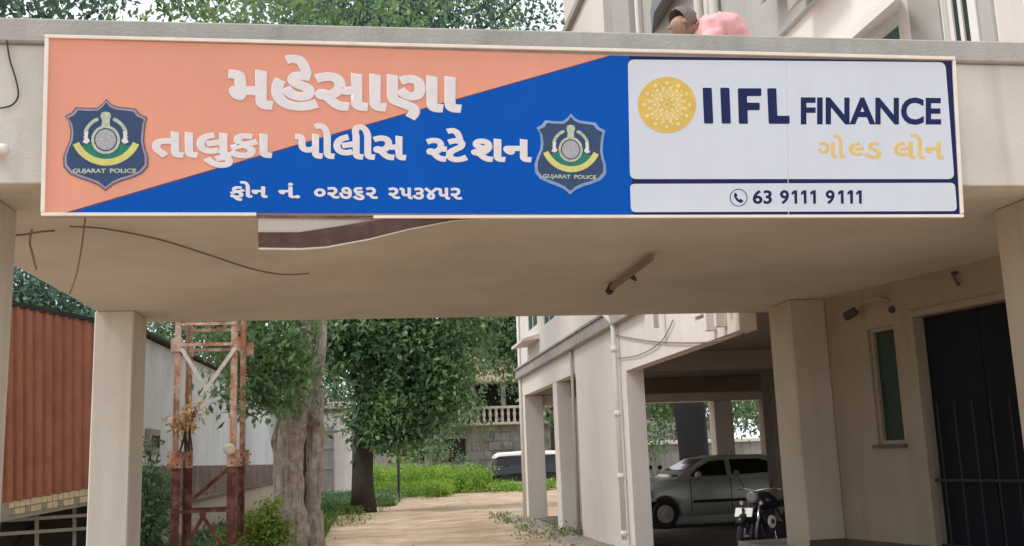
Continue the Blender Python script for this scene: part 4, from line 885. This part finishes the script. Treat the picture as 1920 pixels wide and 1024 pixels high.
twin = [(path([(548, 1075), (548, 1020), (545, 950), (541, 890), (543, 830), (550, 780), (562, 735), (570, 690)], 17.4), [.46, .37, .33, .31, .30, .29, .25, .15]),
        (path([(592, 1075), (587, 1020), (588, 950), (590, 880), (590, 820), (588, 760), (590, 710), (592, 680)], 17.65), [.30, .22, .18, .17, .18, .20, .18, .13]),
        (path([(570, 700), (572, 660), (574, 630), (576, 590), (575, 480)], 17.5), [.20, .13, .11, .10, .09]),
        (path([(594, 700), (602, 650), (604, 620), (606, 590), (622, 480)], 17.6), [.19, .12, .10, .09, .08]),
        (path([(528, 790), (515, 830), (519, 880)], 17.3), [.10, .07, .03]),
        (path([(560, 790), (556, 800), (552, 812)], 17.12), [.17, .14, .07]), (path([(590, 770), (597, 785), (596, 800)], 17.3), [.12, .10, .05])]
cl1 = [(A_(480, 650, 16.6), (.75, .5, .5), 900), (A_(520, 700, 16.4), (.55, .4, .55), 800), (A_(530, 640, 16.4), (.36, .4, .45), 480), (A_(470, 735, 16.2), (.40, .3, .22), 380), (A_(450, 700, 16.5), (.3, .3, .25), 150),
       (A_(525, 745, 16.6), (.28, .3, .25), 240), (A_(560, 700, 16.7), (.22, .2, .3), 170), (A_(480, 560, 16.8), (1.2, .8, .8), 900), (A_(420, 742, 15.2), (.28, .2, .10), 70), (A_(640, 540, 19), (1.2, 1.0, .8), 700)]
cl1 += [((x, y, z), (1.6, 1.5, 1.1), 900) for x, y, z in ((-1.9, 16, 8.9), (-.3, 16, 9.2), (-3.1, 17, 8.9), (-1.6, 17.5, 8.6), (.2, 18, 8.4), (-2.4, 16.5, 9.8), (-.6, 17, 10.2), (1.4, 17.5, 9.6), (-.2, 19, 7.4))]
tree('twin_trunk_tree', 'large tree with pale twin trunks beside the dirt path', tuple(A_(565, 1060, 17.5).xy) + (0,), twin_(twin),
     [((-1.0, 17.5, 6.0), (-3.4, 17, 8.2), .12, .04), ((-1.0, 17.5, 6.0), (1.0, 18, 9.0), .12, .04), (A_(575, 690), A_(500, 650, 16.7), .08, .02), (A_(545, 760, 17.2), A_(465, 715, 16.3), .04, .01), (A_(500, 690, 16.5), A_(400, 745, 15.2), .02, .006)],
     cl1, .145, M['leafA'], M['bark'], seed=3, sub=.17, aspect=.42)
# crowns rising over the canopy
cl = [((x, y, z), (1.7, 1.5, 1.0), int(n_ * 2.4)) for x, y, z, n_ in ((-6.6, 15.5, 8.0, 1500), (-5.2, 15, 8.9, 1500), (-4.3, 16, 7.4, 900), (-6.2, 15, 9.9, 1100), (-7.4, 15.5, 9.0, 1100))]
tree('leafy_tree', 'leafy tree rising above the left end of the canopy', (-6.5, 17.5, 0), [([(-6.5, 17.5, 0), (-6.4, 17.4, 3), (-6.0, 17, 6), (-5.6, 16, 8.4)], [.3, .25, .2, .08])], [((-6, 17, 6), (-4.3, 15.5, 8.6), .1, .03), ((-6.1, 17, 6), (-7.3, 15.5, 9), .1, .03)], cl, .13, M['leafC'], M['barkdark'], 'trees beyond the canopy', seed=5, sub=.2)
cl = [((x, y, z), (1.9, 1.7, 1.3), int(n_ * 2.2)) for x, y, z, n_ in ((-1.4, 21, 10.6, 1300), (.3, 21.5, 11.0, 1900), (1.6, 21, 10.8, 1900), (-.2, 22, 12.2, 1500), (2.1, 22, 12.4, 1200))]
cl += [((3.4, 21, 11.6), (1.1, 1.1, 1.1), 340), ((3.3, 21, 12.6), (1.0, 1, .7), 420), ((4.0, 21, 11.3), (.5, .5, .5), 130)]
tree('leafy_tree', 'tall leafy tree above the middle of the canopy, thinning against white sky', (-1.55, 22.5, 0), [([(-1.55, 22.5, 0), (-1.5, 22.4, 4), (-1.0, 22.3, 7), (-.2, 22, 10.6)], [.22, .2, .17, .1])], [((-1.0, 22.3, 7), (1.2, 21.5, 10.6), .1, .03), ((-.6, 22.1, 9), (-1.6, 21, 10.8), .08, .03), ((0.6, 21.8, 9.9), (3.6, 21, 11.8), .07, .02)], cl, .14, M['leafC'], M['barkdark'], 'trees beyond the canopy', seed=6, sub=.22)
# dark spreading tree behind the outhouse
Y2 = 34
cl = []
for (x, y, rx, rz, n_) in ((640, 625, 1.2, .9, 2000), (720, 640, 1.4, 1.1, 2400), (790, 650, 1.3, 1.1, 2200), (735, 712, 1.2, 1.0, 2300), (770, 730, 1.4, 1.1, 2400), (650, 672, .9, .6, 1100), (730, 790, 1.1, .75, 1800), (790, 780, .7, .7, 900), (830, 700, .8, .8, 800),
                        (690, 770, .6, .5, 600), (870, 690, .5, .5, 220), (890, 598, 1.0, .5, 600), (895, 650, .5, .3, 120), (905, 790, .3, .2, 40), (600, 620, .6, .6, 500), (745, 840, .35, .25, 120), (690, 560, 1.8, 1.2, 1800), (810, 560, 1.8, 1.2, 1800), (845, 760, .6, .35, 200), (700, 810, .7, .5, 600), (870, 620, .8, .5, 500), (845, 735, .75, .5, 420), (820, 830, .5, .25, 90)):
    cl.append((tuple(A_(x, y, Y2)), (rx, 1.2, rz), n_))
bx_ = A_(680, 925, 44)
tree('spreading_tree', 'dense dark green spreading tree hanging over the path beside the outhouse', tuple(A_(680, 1000, Y2).xy) + (0,), [([Vector((A_(682, 900, Y2).x, Y2, 0)), A_(680, 900, Y2), A_(680, 840, Y2), A_(690, 760, Y2), A_(710, 660, Y2)], [.42, .36, .33, .3, .15])],
     [(A_(685, 780, Y2), A_(780, 700, Y2), .16, .05), (A_(685, 760, Y2), A_(640, 660, Y2), .14, .05), (A_(690, 740, Y2), A_(840, 760, Y2), .12, .03), (A_(700, 700, Y2), A_(790, 600, Y2), .12, .03)],
     cl, .23, M['leafB'], M['barkdark'], seed=8, sub=.30, per=11)
cl = [(tuple(A_(x, y, 60)), (2.3, 2, 2.2), n_) for x, y, n_ in ((870, 590, 1300), (915, 610, 2000), (955, 630, 2200), (985, 600, 2000), (930, 560, 1600), (968, 670, 1000), (1010, 660, 1200))]
tree('broad_tree', 'dark green tree rising above the stone house at the pillar edge', (11.5, 62, 0), [([(11.5, 62, 0), (11.4, 62, 5), (10.2, 61, 9)], [.5, .4, .2])], [], cl, .28, M['leafB'], M['barkdark'], 'trees round the stone house', seed=9, sub=.42)
cl = [(tuple(A_(x, y, 80)), (3.5, 2.5, 3.0), n_) for x, y, n_ in ((620, 700, 1800), (700, 740, 1800), (740, 640, 2200), (820, 690, 1500), (860, 610, 1800), (640, 600, 1800), (1000, 640, 1500))]
tree('broad_tree', 'hazy green tree far behind the stone house', (0, 84, 0), [([(0, 84, 0), (0, 83, 8)], [.6, .4])], [], cl, .4, M['leafD'], M['barkdark'], 'trees round the stone house', seed=10, sub=.6)
# trees behind truck and shed
cl = [(tuple(A_(x, y, 25)), (1.2, 1, .75), n_) for x, y, n_ in ((30, 540, 900), (80, 560, 1000), (130, 585, 900), (-20, 540, 700), (170, 600, 600), (60, 500, 500), (20, 620, 600), (110, 630, 600), (240, 610, 500))]
tree('bushy_tree', 'bushy green tree behind the orange truck body', (-9, 27, 0), [([(-9, 27, 0), (-9, 26.5, 3), (-8.6, 26, 5.4)], [.25, .2, .1])], [], cl, .16, M['leafC'], M['barkdark'], seed=11, sub=.2)
cl = [(tuple(A_(x, y, 44)), (2.0, 1.6, 1.5), n_) for x, y, n_ in ((300, 600, 900), (360, 620, 1400), (400, 640, 1400), (440, 610, 1400), (480, 650, 1200), (520, 700, 1000), (330, 560, 900), (420, 560, 900), (560, 740, 900), (580, 660, 1300))]
tree('bushy_tree', 'olive green tree over the white shed roof behind the lattice tower', (-8, 48, 0), [([(-8, 48, 0), (-8, 47, 4), (-7.6, 45, 7)], [.35, .3, .15])], [], cl, .24, M['leafD'], M['barkdark'], seed=12, sub=.34)
# trees seen through the back of the bay
cl = [((x, 36, z), (1.6, 1.2, 1.2), n_) for x, z, n_ in ((9.6, 3.6, 1400), (10.8, 4.0, 1500), (10.0, 2.7, 700), (13.2, 3.4, 1200), (14.4, 3.8, 1300), (12.2, 4.4, 900), (15.4, 2.9, 900), (8.4, 3.8, 900))]
tree('shade_tree', 'shade tree with dark trunk seen through the back of the parking bay', (12.0, 36.5, 0), [([(11.2, 34.5, 0), (11.15, 34.5, 1.6), (11.1, 34.6, 3.0), (11.0, 34.8, 4.6)], [.55, .5, .52, .4])], [], cl, .17, M['leafB'], M['barkblack'], seed=13, sub=.25)
cl = [((x, 56, z), (4, 2, 2.4), 1500) for x, z in ((13, 4.5), (19, 5), (25, 4.5), (16, 7), (22, 7.5))]
tree('shade_tree', 'distant green tree line tree seen far through the parking bay', (18, 58, 0), [([(18, 58, 0), (18, 57, 5)], [.5, .4])], [], cl, .35, M['leafD'], M['barkdark'], seed=14, sub=.5)

# ------------------------------------------------------------------ shrubs, weeds, grass
def bush(label, clumps, size, m, base, seed, name='shrub', group=None, **kw):
    t = thing(name, label, 'shrub', group, loc=base); s_ = MB(); rr = random.Random(seed); z0 = base[2]
    for k in range(7):
        c = clumps[k % len(clumps)][0]; s_.tube([(base[0] + rr.uniform(-.1, .1), base[1] + rr.uniform(-.1, .1), z0), ((base[0] + c[0]) / 2, (base[1] + c[1]) / 2, z0 + (c[2] - z0) * .6), (c[0] + rr.uniform(-.1, .1), c[1], c[2])], [.015, .012, .006], 5)
    s_.build('stem', M['barkdark'], t); leaf_mesh('foliage', clumps, size, m, t, seed, **kw); return t
bush('yellow green shrub at the foot of the twin trunk tree', [(tuple(A_(490, 985, 16.2)), (.36, .3, .26), 900), (tuple(A_(455, 1015, 16.1)), (.32, .3, .26), 800), (tuple(A_(515, 1010, 16.1)), (.28, .25, .3), 600), (tuple(A_(505, 950, 16.3)), (.16, .15, .14), 160)], .085, M['leafY'], (-1.7, 16.2, 0), 21, sub=.07, aspect=.5)
bush('low green shrub between the lattice tower legs', [(tuple(A_(380, 1050, 15.4)), (.45, .25, .14), 420), (tuple(A_(435, 1035, 15.2)), (.25, .25, .2), 300)], .08, M['grass'], (-2.2, 15.4, 0), 22, sub=.07)
bush('dark climbing shrub between the left pillar and the tower', [(tuple(A_(285, 930, 15.8)), (.28, .3, .5), 1100), (tuple(A_(275, 1000, 15.6)), (.32, .3, .4), 1000), (tuple(A_(272, 860, 16)), (.12, .2, .3), 160)], .09, M['leafB'], (-3.2, 15.8, 0), 23, sub=.1)
bs = (A_(350, 765, 14.8))
bush('dry yellow orange plant sprouting on the left tower leg', [(tuple(A_(345, 790, 14.85)), (.16, .1, .14), 160), (tuple(A_(362, 765, 14.85)), (.10, .08, .06), 60)], .11, mat('dry_leaf', (.62, .42, .22), .7, .2, 9, 0, island=.3), (-2.55, 14.9, 1.85), 24, name='dry_plant', sub=.06, aspect=.3)
def scatter(name, regs, hgt, m, label, seed, wd=.02, lean=.35):
    rg = np.random.default_rng(seed); V = []; n_ = 0
    for (x0, x1, y0, y1, n, hf) in regs:
        X = rg.uniform(x0, x1, n); Yq = rg.uniform(y0, y1, n); h = hgt * hf * rg.uniform(.35, 1.1, n) * (1 + .5 * np.sin(X * 1.7 + Yq * .9) * np.cos(X * .6 - Yq * .7))
        a = rg.uniform(0, 6.28, n); w2 = wd * rg.uniform(.6, 1.6, n); lx, ly = rg.normal(0, lean, n) * h, rg.normal(0, lean, n) * h
        dx, dy = np.cos(a) * w2, np.sin(a) * w2; z = np.zeros(n)
        V.append(np.stack([np.stack([X - dx, Yq - dy, z], 1), np.stack([X + dx, Yq + dy, z], 1), np.stack([X + dx * .8 + lx * .5, Yq + dy * .8 + ly * .5, h * .7], 1), np.stack([X + lx, Yq + ly, h], 1)], 1))
    V = np.concatenate(V); N = len(V); me = bpy.data.meshes.new(name); me.vertices.add(4 * N); me.vertices.foreach_set('co', V.astype(np.float32).ravel())
    me.loops.add(4 * N); me.loops.foreach_set('vertex_index', np.arange(4 * N, dtype=np.int32)); me.polygons.add(N)
    me.polygons.foreach_set('loop_start', np.arange(0, 4 * N, 4, dtype=np.int32)); me.polygons.foreach_set('loop_total', np.full(N, 4, dtype=np.int32)); me.update()
    o = link(name, me, m); tag(o, label, 'vegetation', kind='stuff'); return o
def cover(name, regs, size, m, label, seed):
    rg = np.random.default_rng(seed); cl = []
    for x0, x1, y0, y1, k, h, n_ in regs:
        for _ in range(k): cl.append(((rg.uniform(x0, x1), rg.uniform(y0, y1), h * rg.uniform(.25, .65)), (rg.uniform(.3, .8), rg.uniform(.3, .8), h * rg.uniform(.3, .6)), n_))
    tag(leaf_mesh(name, cl, size, m, None, seed, sub=.12, aspect=.35, droop=-.5, shell=.3), label, 'vegetation', kind='stuff')
cover('weeds', [(-.2, 6.0, 50, 58, 130, 1.15, 260), (.3, 3.6, 45.5, 50, 40, .6, 220), (6, 9, 48, 51, 16, .4, 200), (-1, 2.5, 57, 62, 24, 1.5, 260)], .17, M['weed'], 'bright green knee-high weeds at the end of the dirt path', 31)
cover('ground_cover', [(-2.4, -.5, 36, 46, 60, .42, 200), (-.5, .8, 39, 46, 30, .36, 180), (-3.6, -1.5, 18, 30, 40, .3, 160)], .11, M['leafA'], 'low leafy plants along the left edge of the path by the outhouse', 34)
scatter('grass', [(-2.6, -.3, 33, 46, 14000, 1.0), (-.4, .9, 38, 47, 7000, .8), (-3.8, -1.0, 18, 33, 9000, .8), (-3.9, -2.8, 12, 18, 1500, .9)], .30, M['grass'], 'short green grass growing along the left side of the path', 32, .03)
scatter('grass', [(3.3, 4.0, 21, 30, 420, .6), (3.8, 4.1, 15, 21, 60, .5)], .16, M['grass'], 'sparse weeds growing at the foot of the facade pillars', 33, .015)

bush('dark shrub in front of the stone house wall behind the weeds', [(tuple(A_(820, 845, 64)), (.9, .6, .7), 500), (tuple(A_(775, 850, 64)), (.7, .6, .5), 300), (tuple(A_(868, 862, 64)), (.5, .5, .35), 150)], .2, M['leafB'], (4, 64, 0), 41, sub=.25)
bush('dark creeper clump hanging on the stone house balcony corner', [(tuple(A_(850, 790, 68)), (1.5, .5, 1.0), 700), (tuple(A_(885, 760, 68.6)), (.9, .4, .8), 260), (tuple(A_(890, 690, 68.6)), (1.6, .4, .6), 260)], .26, M['leafB'], (5.4, 68, 0), 42, sub=.35, name='creeper')
cover('path_weeds', [(-1.5, -.2, 26, 37, 12, .14, 90), (-1.2, .5, 33, 42, 12, .16, 90), (3.2, 4.0, 17, 27, 9, .12, 70), (.6, 2.8, 42, 46, 8, .2, 90)], .08, M['grass'], 'scattered low weeds creeping onto the dirt path edges', 35)
gp = thing('garden_post', 'thin black post with a small lantern head in the weeds', 'post', loc=tuple(at(748, 942, Z=0)))
pb = at(748, 942, Z=0); zt_ = at(748, 848, Y=pb.y).z
MB().tube([pb, (pb.x, pb.y, zt_)], .055, 8).build('pole', M['bikeblack'], gp)
MB().lathe((pb.x, pb.y, zt_), (0, 0, 1), [(0, .06), (.05, .14), (.22, .16), (.3, .05)], 10).build('lantern', M['ledge'], gp)
